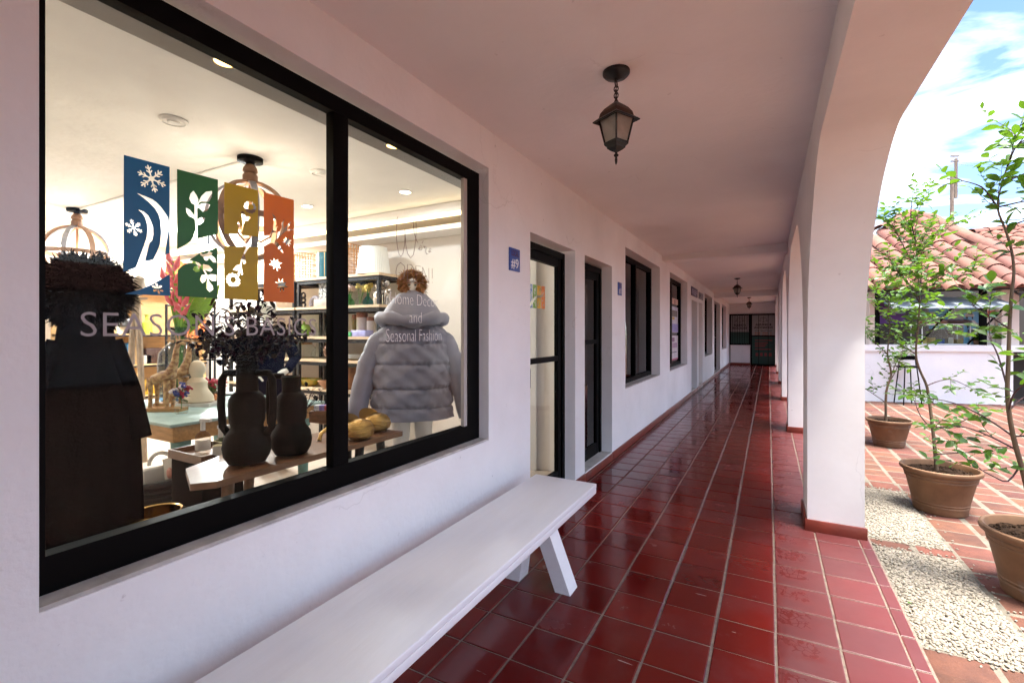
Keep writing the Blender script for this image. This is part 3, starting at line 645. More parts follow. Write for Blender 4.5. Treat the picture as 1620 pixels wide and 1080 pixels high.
for y0, y1, z0, z1, a, b_, lab, n_ in ((11.27, 12.30, 2.265, 2.47, (.10, .08, .16), (.45, .42, .55), 'purple and white shop name board above the far open doorway', 0), (12.58, 13.41, 2.27, 2.44, (.30, .29, .33), (.12, .12, .16), 'small grey name board above the cream door', 1)):
    t = thing('name_board', lab, 'sign', (XW, (y0 + y1) / 2, z0))
    part('plate', MB().bbox((XW + .0005, y0, z0), (XW + .015, y1, z1), .003), mat('board_face_%d' % n_, a, .5, var=.4, vscale=7), t)
    h = z1 - z0
    for fz, fw_ in ((.68, .6), (.46, .66), (.24, .4)):
        part('print_line', MB().box((XW + .0152, y0 + (y1 - y0) * .3, z0 + h * fz - h * .05), (XW + .0164, y0 + (y1 - y0) * (.3 + fw_), z0 + h * fz + h * .05)), mat('board_ink_%d' % n_, b_, .5, var=.3, vscale=20), t)
    part('emblem', MB().ring((XW + .017, y0 + (y1 - y0) * .15, z0 + h * .5), h * .26, h * .05, 16, 6, 'X'), MATS['board_ink_%d' % n_], t)
# posters stuck on the far windows
def poster(y0, y1, z0, z1, x, par, cols, nm):
    p = part('poster', MB().box((x, y0, z0), (x + .002, y1, z1)), mat(nm, cols[0], .5, var=.15, vscale=6), par)
    for i, (fy0, fy1, fz0, fz1, c) in enumerate(cols[1]):
        part('print', MB().box((x + .002, y0 + (y1 - y0) * fy0, z0 + (z1 - z0) * fz0), (x + .0032, y0 + (y1 - y0) * fy1, z0 + (z1 - z0) * fz1)), mat('%s_%d' % (nm, i), c, .5, var=.2, vscale=9), par)
xg = -1.67 - .042 + .006
poster(9.72, 10.55, 1.42, 1.95, xg, W3, ((.62, .60, .68), [(.1, .9, .62, .86, (.16, .12, .10)), (.2, .5, .5, .6, (.6, .4, .08)), (.0, 1, .02, .34, (.32, .30, .62))]), 'poster_lilac')
poster(9.72, 10.55, .86, 1.36, xg, W3, ((.70, .66, .70), [(.1, .5, .75, .92, (.25, .10, .22)), (.2, .9, .5, .7, (.45, .30, .45)), (.1, .8, .3, .34, (.2, .2, .25)), (0, 1, 0, .06, (.55, .08, .18))]), 'poster_pink')
poster(9.72, 10.55, 2.0, 2.12, xg, W3, ((.62, .42, .33), [(.5, .62, .1, .9, (.25, .1, .08))]), 'sticker_peach')
poster(8.79, 9.5, 1.98, 2.09, xg, W3, ((.55, .5, .48), []), 'sticker_grey')
poster(19.4, 20.28, .90, 2.40, -1.66 - .036, W5, ((.10, .28, .45), [(.1, .9, .55, .8, (.5, .16, .12)), (.0, 1, .0, .42, (.28, .24, .3)), (.2, .8, .42, .5, (.05, .35, .38))]), 'poster_blue')
poster(20.38, 21.3, .90, 2.40, -1.66 - .036, W5, ((.35, .40, .48), [(.1, .9, .5, .7, (.45, .2, .16)), (.2, .8, .75, .9, (.05, .25, .4))]), 'poster_mixed')

# ================================================================== COURTYARD THINGS
M_pot = mat('terracotta_pot', (.17, .085, .04), .7, var=.32, vscale=5, bump=.15, bscale=30); M_soil = mat('potting_soil', (.030, .017, .010), 1., var=.5, vscale=40, spec=.1, bump=1., bscale=60)
weather(M_pot, 7., .62, .25, .0)
def pot(x, y, s, label):
    t = thing('terracotta_pot', label, 'pot', (x, y, ZG + .003), 'terracotta pots with young trees')
    c = (x, y, ZG + .003)
    pr = [(.168, 0), (.174, .012), (.178, .055), (.183, .058), (.183, .066), (.180, .070), (.184, .076), (.187, .084), (.184, .09), (.222, .262), (.229, .268), (.231, .278), (.227, .284), (.233, .290), (.236, .302), (.232, .310), (.245, .318), (.258, .328), (.263, .342), (.260, .356), (.250, .362), (.240, .358), (.233, .34), (.228, .30)]
    part('vessel', MB().lathe([(r * s, z * s) for r, z in pr], c, 48), M_pot, t)
    mb = MB(); n, m = 36, 7; vs = [(x, y, ZG + .335 * s)]; fs = []
    for i in range(1, m + 1):
        for k in range(n):
            a = 2 * math.pi * k / n; r = .231 * s * i / m; vs.append((x + r * math.cos(a), y + r * math.sin(a), ZG + (.328 - .012 * (i / m) ** 2) * s + random.uniform(-.008, .008)))
    fs += [(0, 1 + k, 1 + (k + 1) % n) for k in range(n)]
    for i in range(m - 1): fs += [(1 + i * n + k, 1 + (i + 1) * n + k, 1 + (i + 1) * n + (k + 1) % n, 1 + i * n + (k + 1) % n) for k in range(n)]
    mb.add(vs, fs)
    for _ in range(200):
        a, r = random.uniform(0, 6.28), .215 * s * math.sqrt(random.random()); p = Vector((x + r * math.cos(a), y + r * math.sin(a), ZG + .322 * s)); mb.ball(p, random.uniform(.004, .011), 5, 4)
    part('soil', mb, M_soil, t)
    return t
POTS = [(1.245, 5.12, 1.0), (1.375, 7.74, .95), (1.345, 3.70, 1.02)]
for p, l in zip(POTS, ('terracotta pot standing between the two others, on the pavers by the pebbles', 'terracotta pot farthest back, beside the pillar', 'terracotta pot cut off by the right edge of the picture')): pot(*p, l)

M_bark = mat('grey_brown_bark', (.13, .085, .05), .85, var=.35, vscale=30, bump=.5, bscale=60, stretch=(1, 1, .3)); M_twig = mat('dark_twig', (.06, .025, .028), .7)
def leaf_material(name, c1, c2):
    m = mat(name, c1, .42, col2=c2, vscale=9, rnd=.38, spec=.4); t = m.node_tree; b = t.nodes['Principled BSDF']; o = t.nodes['Material Output']
    tr = N(t, 'ShaderNodeBsdfTranslucent'); tr.inputs[0].default_value = (c2[0] * 2.4, c2[1] * 2.2, c2[2] * .8, 1); mx = N(t, 'ShaderNodeMixShader'); mx.inputs[0].default_value = .30
    t.links.new(b.outputs[0], mx.inputs[1]); t.links.new(tr.outputs[0], mx.inputs[2]); t.links.new(mx.outputs[0], o.inputs[0]); return m
M_leaf = leaf_material('green_leaf', (.036, .10, .013), (.07, .155, .022))
def leaf_geo(L_, wd, fold=.25, droop=.2):
    vs = []; st = [(0, .05), (.25, .75), (.55, 1.0), (.82, .62), (1.0, .03)]
    for t, w in st:
        z = -droop * L_ * t * t; vs += [(t * L_, -w * wd, z + fold * w * wd), (t * L_, 0, z), (t * L_, w * wd, z + fold * w * wd)]
    fs = []
    for i in range(4):
        for k in range(2): a = i * 3 + k; fs.append((a, a + 1, a + 4, a + 3))
    return vs, fs
LEAVES = [leaf_geo(1, .24, .3, .12), leaf_geo(1, .30, .2, .25), leaf_geo(1, .27, .4, .05)]
def tree(label, base, dep, trunk, brs, leaf, indiv, per_m, r0, seed, spread=.35, twig=(.10, .26)):
    rnd = random.Random(seed)
    t = thing('young_tree', label, 'tree', base, 'young trees in terracotta pots')
    tp = [Vector(base)] + [at_d(px, py, dep + dd) for px, py, dd in trunk[1:]]
    def smooth(pts, k=3):
        out_ = []
        for i in range(len(pts) - 1):
            p0, p1, p2, p3 = pts[max(i - 1, 0)], pts[i], pts[i + 1], pts[min(i + 2, len(pts) - 1)]
            for j in range(k):
                u = j / k; out_.append(.5 * ((2 * p1) + (p2 - p0) * u + (2 * p0 - 5 * p1 + 4 * p2 - p3) * u * u + (3 * p1 - p0 - 3 * p2 + p3) * u ** 3))
        return out_ + [pts[-1]]
    sp = smooth(tp); n = len(sp); part('trunk', MB().tube(sp, [r0 * (1 - .88 * (i / (n - 1)) ** .8) for i in range(n)], 10), M_bark, t)
    tw = MB(); lv = []
    def leaves_on(pts, r, ln):
        tw.tube(pts, [r * (1 - .7 * i / (len(pts) - 1)) for i in range(len(pts))], 5)
    def add_twig(p, d, ln, r):
        pts = [p]; q = p.copy(); d = d.normalized()
        for i in range(4):
            d = (d + Vector((rnd.uniform(-.3, .3), rnd.uniform(-.3, .3), rnd.uniform(-.18, .28)))).normalized(); q = q + d * ln / 4; pts.append(q.copy())
        tw.tube(pts, [r, r * .8, r * .65, r * .5, r * .35], 5)
        k = max(4, int(ln / leaf * 2.9)); side = 1
        for i in range(k):
            u = (i + .7) / k * 4; a = min(int(u), 3); c = pts[a].lerp(pts[a + 1], u - a); ax = (pts[a + 1] - pts[a]).normalized()
            sd_ = ax.cross(Vector((rnd.uniform(-.3, .3), rnd.uniform(-.3, .3), 1))).normalized() * side; side = -side
            lv.append((c, (ax * rnd.uniform(.3, .9) + sd_ * (0.3 if i == k - 1 else 1) + Vector((0, 0, rnd.uniform(-.35, .35)))).normalized(), leaf * rnd.uniform(.6, 1.15)))
    up = Vector((0, 0, 1))
    segs_ = [(sp, r0 * .3, n // 2, .6)]
    for b_ in brs:
        bp = [at_d(px, py, dep) for px, py in b_]; dd = rnd.uniform(-spread, spread)
        # start from the trunk point nearest in the sight line
        st = min(sp, key=lambda q: (Vector(proj(q)[:2]) - Vector(b_[0])).length)
        bp = [st + (p - bp[0]) + (RV * 0 + FV * dd * (i / max(1, len(bp) - 1))) for i, p in enumerate(bp)]
        s2 = smooth(bp, 3); tw.tube(s2, [r0 * .26 * (1 - .72 * i / (len(s2) - 1)) + .0012 for i in range(len(s2))], 7); segs_.append((s2, r0 * .12, 1, .4 if b_[0][1] > 600 else 1.))
    for s2, r, i0, fac in segs_:
        for i in range(i0, len(s2)):
            a = s2[i]; prev = s2[i - 1]; L_ = (a - prev).length; k = int(L_ * per_m * fac + rnd.random())
            if i == len(s2) - 1: k += 2
            for _ in range(k):
                d = (a - prev).normalized(); o_ = Vector((rnd.gauss(0, 1), rnd.gauss(0, 1), rnd.gauss(0.25, .7))).normalized()
                add_twig(prev.lerp(a, rnd.random()), d * .55 + o_, rnd.uniform(*twig), .0022)
    def lm(c, d, L_):
        x = d; y = up.cross(x); y = y.normalized() if y.length > .05 else Vector((1, 0, 0)); z = x.cross(y)
        m = Matrix((x, y, z)).transposed() @ Matrix.Rotation(rnd.uniform(-.8, .8), 3, 'X')
        M4 = (m * L_).to_4x4(); M4.translation = c; return M4
    lv = [(lm(*l), l[0]) for l in lv]
    vis = [(in_view(c, 5), i) for i, (m_, c) in enumerate(lv)]
    vis = sorted([v for v in vis if v[0] and proj(lv[v[1]][1])[0] > 1372]); near_ = set(i for _, i in vis[:indiv])
    for i, (m_, c) in enumerate(lv):
        if i in near_: continue
        vs, fs = LEAVES[i % 3]; tw.add([m_ @ Vector(v) for v in vs], fs)
    cr_ = part('crown', tw, M_leaf, t, angle=70)
    cr_.data.materials.append(M_twig)
    # stems of the crown take the bark colour: tube faces come first
    nl = sum(len(LEAVES[i % 3][1]) for i in range(len(lv)) if i not in near_); tot = len(cr_.data.polygons)
    idx = [1] * (tot - nl) + [0] * nl; cr_.data.polygons.foreach_set('material_index', idx)
    for i in sorted(near_): piece('leaf', LM_[i % 3], cr_, None, matrix=lv[i][0])
    return t
LM_ = []
for vs, fs in LEAVES:
    q = MB(); q.add(vs, fs); LM_.append(shared('leaf', q, M_leaf, angle=70))
D1_ = proj((POTS[0][0], POTS[0][1], 0))[2]; D2_ = proj((POTS[1][0], POTS[1][1], 0))[2]; D3_ = proj((POTS[2][0], POTS[2][1], 0))[2]
tree('slender green tree growing in the middle pot, taller than the tree behind it', (POTS[0][0] - .02, POTS[0][1], ZG + .31), D1_,
     [(0, 0, 0), (1478, 700, .02), (1471, 640, .05), (1466, 610, .05), (1455, 585, .05), (1449, 560, .04), (1452, 520, 0), (1455, 480, -.03), (1453, 430, 0), (1448, 380, .03), (1452, 340, .05), (1460, 316, .05)],
     [[(1455, 480), (1440, 455), (1420, 432), (1397, 410)], [(1455, 478), (1475, 450), (1500, 432), (1530, 420), (1545, 428)], [(1449, 560), (1430, 540), (1405, 522), (1388, 500)], [(1466, 610), (1485, 602), (1505, 600), (1530, 612)],
      [(1453, 430), (1435, 400), (1420, 370), (1400, 345)], [(1452, 390), (1475, 370), (1500, 352), (1522, 348)], [(1475, 690), (1497, 675), (1512, 650)], [(1474, 672), (1455, 650), (1446, 625)], [(1452, 520), (1475, 508), (1500, 512), (1518, 530)],
      [(1455, 470), (1470, 430), (1480, 400), (1490, 375)], [(1452, 420), (1430, 425), (1410, 440), (1392, 455)], [(1448, 380), (1430, 350), (1420, 325)], [(1478, 716), (1500, 706), (1515, 700)]], .060, 150, 21, .0145, 11)
tree('low bushy green tree in the pot farthest back', (POTS[1][0] - .03, POTS[1][1], ZG + .29), D2_,
     [(0, 0, 0), (1402, 620, 0), (1410, 592, 0), (1404, 560, .05), (1408, 520, .05), (1405, 490, 0), (1412, 455, 0), (1408, 430, 0)],
     [[(1402, 612), (1425, 580), (1440, 548)], [(1404, 560), (1388, 535), (1378, 512)], [(1408, 500), (1430, 482), (1452, 472)], [(1405, 480), (1392, 455), (1382, 442)], [(1410, 590), (1430, 572), (1448, 560)], [(1400, 630), (1388, 612), (1378, 602)],
      [(1406, 530), (1425, 515), (1440, 500)], [(1407, 510), (1390, 495), (1380, 480)], [(1412, 460), (1430, 445), (1440, 430)]], .07, 80, 17, .017, 5, .5, (.14, .34))
tree('large leaved green tree at the right edge of the picture', (POTS[2][0] - .03, POTS[2][1], ZG + .31), D3_,
     [(0, 0, 0), (1622, 760, 0), (1603, 690, 0), (1594, 630, 0), (1595, 580, 0), (1597, 520, 0), (1600, 470, 0), (1604, 430, 0), (1600, 395, 0), (1590, 362, 0), (1578, 328, 0), (1585, 290, .03), (1594, 262, .05), (1602, 235, .05), (1606, 206, .05)],
     [[(1594, 610), (1605, 562), (1616, 530), (1640, 500)], [(1603, 690), (1580, 662), (1557, 645), (1538, 640)], [(1608, 712), (1588, 695), (1562, 683), (1540, 690)], [(1594, 640), (1576, 612), (1570, 590), (1568, 562)], [(1615, 740), (1600, 768), (1582, 762), (1566, 752)],
      [(1590, 362), (1615, 350), (1640, 345)], [(1578, 328), (1560, 300), (1545, 290), (1526, 284)], [(1585, 290), (1612, 275), (1636, 262)], [(1594, 262), (1577, 246), (1562, 240)], [(1602, 235), (1618, 222), (1640, 205)], [(1580, 322), (1602, 318), (1628, 318)],
      [(1600, 650), (1618, 630), (1640, 625)], [(1605, 700), (1622, 690), (1645, 690)], [(1590, 280), (1610, 292), (1632, 300)], [(1597, 520), (1585, 500), (1572, 480)]], .072, 170, 15, .014, 23, .3, (.12, .26))

# fallen leaf on the pebbles
q = MB(); m_ = Matrix.Translation(at_z(1436, 953, ZG + .016)) @ Matrix.Rotation(.8, 4, 'Z') @ Matrix.Scale(.035, 4); q.add([m_ @ Vector(v) for v in LEAVES[1][0]], LEAVES[1][1])
solo('fallen_leaf', q, M_leaf, 'single green leaf lying on the nearest pebbles', 'leaf', tuple(at_z(1436, 953, ZG)))

# ------------------------------------------------------------------ snack kiosk across the courtyard
KP = Vector((1.62, 12.49, ZG)); KU = Vector((.960, .279, 0)).normalized(); KV = Vector((-KU.y, KU.x, 0))
def K(u, v, z): return KP + KU * u + KV * v + Vector((0, 0, z - ZG))
def kbox(mb, u0, u1, v0, v1, z0, z1): return mb.obox(K(u0, v0, z0), KU * (u1 - u0), KV * (v1 - v0), Vector((0, 0, z1 - z0)))
def kat(px, py, v):
    p = on_plane(px, py, K(0, v, 0), KV); return (p - KP).dot(KU), p.z
KI = thing('snack_kiosk', 'white snack kiosk with serving counter and red tiled hip roof', 'kiosk', KP)
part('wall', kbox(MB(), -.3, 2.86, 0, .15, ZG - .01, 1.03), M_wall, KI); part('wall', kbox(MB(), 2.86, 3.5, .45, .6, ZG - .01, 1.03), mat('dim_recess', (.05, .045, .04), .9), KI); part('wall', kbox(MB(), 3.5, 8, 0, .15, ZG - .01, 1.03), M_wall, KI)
part('counter_ledge', MB().obox(K(-.35, -.07, 1.03), KU * 8.35, KV * .5, Vector((0, 0, .13))), M_wall, KI)
M_post = mat('cream_post', (.70, .60, .52), .7)
for px, w in ((1378, .10), (1596, .30)):
    u, _ = kat(px, 500, .1); part('post', kbox(MB(), u - w / 2, u + w / 2, .06, .22, 1.16, 2.5), M_post, KI)
for px, w in ((1387, .08), (1556, .07)):
    u, _ = kat(px, 500, .12); part('post', kbox(MB(), u - w / 2, u + w / 2, .08, .2, 1.16, 2.42), M_black, KI)
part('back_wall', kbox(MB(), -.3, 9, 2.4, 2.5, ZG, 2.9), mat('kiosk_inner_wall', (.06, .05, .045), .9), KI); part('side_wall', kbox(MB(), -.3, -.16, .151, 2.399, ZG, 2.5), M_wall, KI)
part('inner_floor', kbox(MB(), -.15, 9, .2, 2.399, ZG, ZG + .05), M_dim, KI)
part('eave_board', kbox(MB(), -.5, 9, -.30, .3, 2.30, 2.42), mat('dark_eave_wood', (.02, .015, .012), .8), KI)
# flap awning of bent sheet metal with two struts
u0, _ = kat(1396, 478, -.25); u1, _ = kat(1588, 478, -.25)
aw = MB(); m = 16
for i in range(m):
    ua, ub = u0 + (u1 - u0) * i / m, u0 + (u1 - u0) * (i + 1) / m; w1, w2 = .004 * math.sin(i * 2.1), .004 * math.sin((i + 1) * 2.1)
    aw.quad(K(ua, -.62, 1.93 + w1), K(ub, -.62, 1.93 + w2), K(ub - .02, .02, 2.16 + w2), K(ua - .02, .02, 2.16 + w1)); aw.quad(K(ua, -.62, 1.93 + w1), K(ub, -.62, 1.93 + w2), K(ub, -.62, 1.90 + w2), K(ua, -.62, 1.90 + w1))
AW = part('awning', aw, mat('galvanised_sheet', (.36, .40, .44), .5, .25, var=.2, vscale=3), KI)
for px in (1528, 1452): 
    u, _ = kat(px, 545, .05); part('strut', MB().cyl(K(u, .0, 1.18), K(u + .28, -.55, 1.93), .018), M_black, AW)
# lattice flap at the right
LT = MB(); ul, _ = kat(1608, 480, -.1)
for i in range(7): LT.obox(K(ul, -.5 + i * .09, 2.0 + i * .05), KU * 2.2, KV * .03, Vector((0, 0, .03)))
for i in range(10): LT.obox(K(ul + i * .22, -.5, 1.97), KU * .03, KV * .57 + Vector((0, 0, .32)), Vector((0, 0, .03)))
part('lattice_flap', LT, mat('grey_lattice', (.12, .11, .11), .7), KI)
# roof planes
EA = K(0, -.55, 2.26); SLP = R_(33); SU = (KV * math.cos(SLP) + Vector((0, 0, math.sin(SLP)))); SN = KU.cross(SU)
M_rt = mat('red_roof_tile', (.20, .082, .058), .8, col2=(.155, .058, .040), vscale=5, bump=.3, bscale=50, rnd=.22); M_mort = mat('grey_roof_mortar', (.25, .22, .19), .95, var=.3, vscale=15)
def inpoly(p, P):
    c = False
    for i in range(len(P)):
        (x1, y1), (x2, y2) = P[i], P[i - 1]
        if (y1 > p[1]) != (y2 > p[1]) and p[0] < (x2 - x1) * (p[1] - y1) / (y2 - y1) + x1: c = not c
    return c
def barrel(L_, ra, rb, n=7, th=.014):
    mb = MB(); vs = []
    for r, y, z in ((ra, 0, 0), (rb, L_, -.012)):
        for rr in (r, r - th):
            for i in range(n + 1): a = math.pi * i / n; vs.append((rr * math.cos(a), y, z + rr * .8 * math.sin(a)))
    m = n + 1; fs = []
    for i in range(n): fs += [(i, i + 1, 2 * m + i + 1, 2 * m + i), (i, m + i, m + i + 1, i + 1), (m + i, 3 * m + i, 3 * m + i + 1, m + i + 1)]
    mb.add(vs, fs); return mb
TB = shared('roof_tile', barrel(.56, .165, .14), M_rt, angle=50)
def roof(o, up_, poly_px, pitch, course, vlift, deckname):
    nrm = KU.cross(up_); to = lambda px, py: ((on_plane(px, py, o, nrm) - o).dot(KU), (on_plane(px, py, o, nrm) - o).dot(up_))
    P = [to(*q) for q in poly_px]; us = [p[0] for p in P]; ss = [p[1] for p in P]
    part(deckname, MB().poly_prism([o + KU * a + up_ * max(b_, .16) for a, b_ in P], nrm * -.05), M_rt, KI)
    base = Matrix((KU, up_, nrm)).transposed()
    i = int(min(us) / pitch) - 1
    while i * pitch < max(us):
        j = 0
        while j * course < max(ss):
            a, s_ = i * pitch, j * course - .06
            if inpoly((a, s_ + .25), P):
                m4 = (base @ Matrix.Rotation(random.uniform(-.02, .02), 3, 'Z')).to_4x4(); m4.translation = o + KU * a + up_ * s_ + nrm * (.035 + random.uniform(0, .008)); piece('roof_tile', TB, KI, None, matrix=m4)
            j += 1
        i += 1
    return to
roof(EA, SU, [(1338, 468), (1394, 368), (1436, 343), (1470, 350), (1512, 374), (1680, 452), (1680, 475)], .375, .43, 0, 'roof_deck')
B2 = K(3.2, 2.6, 3.05); SU2 = (KV * math.cos(R_(24)) + Vector((0, 0, math.sin(R_(24)))))
roof(B2, SU2, [(1490, 400), (1535, 373), (1690, 354), (1690, 460), (1520, 400)], .375, .43, 0, 'roof_deck')
def ridge(pts, o, up_):
    nrm = KU.cross(up_); W_ = [on_plane(px, py, o, nrm) + nrm * .05 for px, py in pts]
    part('mortar_bed', MB().tube([p - nrm * .02 for p in W_], .10, 8), M_mort, KI)
    for a, b_ in zip(W_[:-1], W_[1:]):
        d = b_ - a; k = max(1, round(d.length / .46)); y = d.normalized(); x = y.cross(Vector((0, 0, 1))).normalized(); z = x.cross(y)
        for i in range(k):
            m4 = Matrix((x, y, z)).transposed().to_4x4(); m4.translation = a + d * (i / k) + z * .05; piece('ridge_tile', TB, KI, None, matrix=m4)
ridge([(1512, 373), (1680, 449)], EA, SU); ridge([(1392, 370), (1436, 344), (1470, 351), (1512, 373)], EA, SU); ridge([(1535, 374), (1690, 355)], B2, SU2)
# posters and stock of the kiosk
def kprint(px0, py0, px1, py1, v, name, base, items, label, nm):
    ua, za = kat(px0, py1, v); ub, zb = kat(px1, py0, v)
    t = thing('poster', label, 'poster', K((ua + ub) / 2, v, za)); part('sheet', kbox(MB(), ua, ub, v, v + .01, za, zb), mat(nm, base, .6, var=.1, vscale=3), t)
    for i, (kind, fa, fb, fz0, fz1, c) in enumerate(items):
        a, b_, c0, c1 = ua + (ub - ua) * fa, ua + (ub - ua) * fb, za + (zb - za) * fz0, za + (zb - za) * fz1
        mb = MB(); mm = mat('%s_ink_%d' % (nm, i), c, .6, var=.15, vscale=8)
        vv = v - .004 - .001 * i
        if kind == 'car':
            h = c1 - c0; w = b_ - a; pts = [(0, .2), (.02, .5), (.2, .6), (.35, .95), (.65, 1), (.82, .62), (.98, .5), (1, .2)]
            mb.quad(*[K(a + x * w, vv, c0 + y_ * h) for x, y_ in pts])
        elif kind == 'disc': mb.add([K((a + b_) / 2 + math.cos(k * math.pi / 10) * (b_ - a) / 2, vv, (c0 + c1) / 2 + math.sin(k * math.pi / 10) * (c1 - c0) / 2) for k in range(20)], [tuple(range(20))])
        else: mb.quad(K(a, vv, c0), K(b_, vv, c0), K(b_, vv, c1), K(a, vv, c1))
        part('print', mb, mm, t, smooth=False)
car = [('car', .05, .62, .68, .88, (.55, .50, .47)), ('car', .02, .95, .44, .63, (.6, .55, .52)), ('car', .0, .98, .12, .42, (.5, .46, .45)), ('rect', .25, .5, .78, .86, (.06, .06, .08)), ('disc', .12, .22, .66, .72, (.03, .03, .03)), ('disc', .45, .55, .66, .72, (.03, .03, .03)), ('disc', .15, .28, .42, .48, (.03, .03, .03)), ('disc', .7, .83, .42, .48, (.03, .03, .03)), ('rect', .2, .6, .3, .38, (.1, .1, .12))]
kprint(1525, 484, 1551, 544, .45, 'p', (.20, .45, .66), car, 'blue poster with printed cars inside the kiosk, beside the black post', 'kiosk_blue')
kprint(1470, 484, 1500, 520, .8, 'p', (.20, .45, .66), [('car', -.3, .55, .3, .75, (.55, .5, .47)), ('disc', .6, .85, .2, .5, (.05, .05, .05)), ('disc', .64, .81, .25, .45, (.5, .5, .5))], 'blue poster with car and wheel behind the kiosk display', 'kiosk_blue_b')
kprint(1559, 484, 1589, 546, .25, 'p', (.66, .58, .52), [('rect', .1, .55, .72, .88, (.60, .10, .06)), ('disc', .45, 1, .74, .9, (.62, .40, .06)), ('disc', .05, .95, .28, .44, (.25, .45, .6)), ('disc', .1, .85, .34, .48, (.35, .16, .08)), ('rect', .45, .7, .46, .56, (.35, .38, .4))], 'food poster with red and yellow dishes on the kiosk front', 'kiosk_food')
kprint(1382, 474, 1432, 512, .22, 'p', (.07, .015, .17), [('rect', .3, .8, .62, .68, (.3, .2, .45)), ('rect', .35, .75, .45, .5, (.25, .16, .4))], 'purple banner hanging in the kiosk at the left', 'kiosk_purple')
ua, z0 = kat(1452, 544, .5); ub, z1 = kat(1527, 512, .5)
cs = thing('display_case', 'glass display case with snacks on the kiosk counter', 'display case', K((ua + ub) / 2, .5, 1.16))
part('shelf', kbox(MB(), ua, ub, .35, .75, z1 - .03, z1), M_white, cs); part('floor', kbox(MB(), ua, ub, .35, .75, 1.161, 1.18), M_white, cs)
for u in (ua, ub): 
    for v in (.35, .74): part('post', kbox(MB(), u - .008, u + .008, v - .008, v + .008, 1.18, z1 - .03), M_white, cs)
part('pane', kbox(MB(), ua, ub, .345, .349, 1.18, z1 - .03), M_glass, cs)
for i, (f, w, h, c, nm) in enumerate(((.12, .14, .06, (.35, .14, .07), 'brown loaf tray at the left end of the display case top'), (.42, .22, .08, (.42, .2, .1), 'tan bread basket in the middle of the display case top'), (.8, .3, .1, (.10, .05, .04), 'dark covered dish at the right end of the display case top'))):
    u = ua + (ub - ua) * f; solo('bread_tray', MB().lathe([(w * .8, 0), (w, .03), (w * .95, h * .6), (w * .6, h), (.001, h * 1.05)], K(u, .55, z1 + .001), 18, 1, .7), mat('snack_%d' % i, c, .6, var=.3, vscale=20), nm, 'food', K(u, .55, z1))
for i in range(5):
    u = ua + (ub - ua) * (.1 + .19 * i); c = [(.5, .38, .08), (.42, .30, .1), (.06, .1, .3), (.5, .45, .35), (.35, .25, .08)][i]
    solo('snack_box', kbox(MB(), u - .05, u + .05, .45, .6, 1.181, 1.181 + .10 + .03 * (i % 2)), mat('snackbox_%d' % i, c, .5, var=.3, vscale=20), ['yellow snack box at the left end inside the display case', 'mustard snack box second from left inside the display case', 'navy snack box in the middle of the display case', 'cream snack box second from right inside the display case', 'olive snack box at the right end inside the display case'][i], 'box', K(u, .5, 1.181), 'snack boxes in the display case')
u, _ = kat(1546, 544, .3)
pt = thing('counter_plant', 'small potted plant on the kiosk counter', 'plant', K(u, .3, 1.16)); part('pot', MB().lathe([(.05, 0), (.07, .1), (.065, .1), (.06, .08)], K(u, .3, 1.161), 14), M_pot, pt)
q = MB()
for _ in range(40):
    d = Vector((random.gauss(0, 1), random.gauss(0, 1), random.uniform(.2, 1.5))).normalized(); x = d; y = Vector((0, 0, 1)).cross(x).normalized(); z = x.cross(y); m4 = (Matrix((x, y, z)).transposed() * .13).to_4x4(); m4.translation = K(u, .3, 1.25); q.add([m4 @ Vector(v) for v in LEAVES[1][0]], LEAVES[1][1])
part('foliage', q, M_leaf, pt)
# bar stools
def stool(px, py, label, v=-.55):
    p = at_z(px, py, ZG); t = thing('bar_stool', label, 'stool', p); h = .78
    part('seat', MB().lathe([(.17, h - .03), (.19, h - .02), (.19, h), (.17, h + .012), (.001, h + .008)], p, 20), M_black, t)
    part('backrest', MB().tube(arc(p + Vector((0, 0, h + .17)), .18, 20, 160, 10, KU, KV), .045, 8), M_black, t)
    for i in range(4):
        a = math.pi / 4 + i * math.pi / 2 + .3; part('leg', MB().cyl(p + Vector((.15 * math.cos(a), .15 * math.sin(a), h - .03)), p + Vector((.23 * math.cos(a), .23 * math.sin(a), 0)), .011), M_black, t)
    part('footrest', MB().ring(p + Vector((0, 0, .27)), .205, .008, 20, 6), M_black, t)
    for s in (-1, 1): part('back_post', MB().cyl(p + KU * (.15 * s) + Vector((0, 0, h)), p + KU * (.165 * s) + KV * .06 + Vector((0, 0, h + .17)), .01), M_black, t)
stool(1436, 639, 'black metal bar stool at the kiosk counter behind the trees')

# utility pole with wires
pb = at_d(1506, 526, 26); pole = thing('utility_pole', 'weathered wooden utility pole with wires behind the roof', 'pole', (pb.x, pb.y, ZG))
topz = at_d(1506, 276, 26).z
part('shaft', MB().cyl((pb.x, pb.y, ZG), (pb.x, pb.y, topz), .12, .085, 12), mat('weathered_pole', (.22, .165, .13), .9, var=.3, vscale=4), pole)
tp = pb + RV * .22; part('top_mast', MB().box((tp.x - .06, tp.y - .06, topz - 1.3), (tp.x + .06, tp.y + .06, at_d(1506, 251, 26).z)), MATS['weathered_pole'], pole)
for dz, w in ((.05, .5), (-.28, .55), (.98, .45), (.70, .40)):
    zc_ = topz + dz; part('insulator_arm', MB().obox(Vector((pb.x, pb.y, zc_)) - RV * w * .5 - FV * .05 + RV * (.15 if dz > .4 else 0), RV * w, FV * .1, Vector((0, 0, .06))), mat('pole_fitting', (.2, .17, .15), .7), pole)
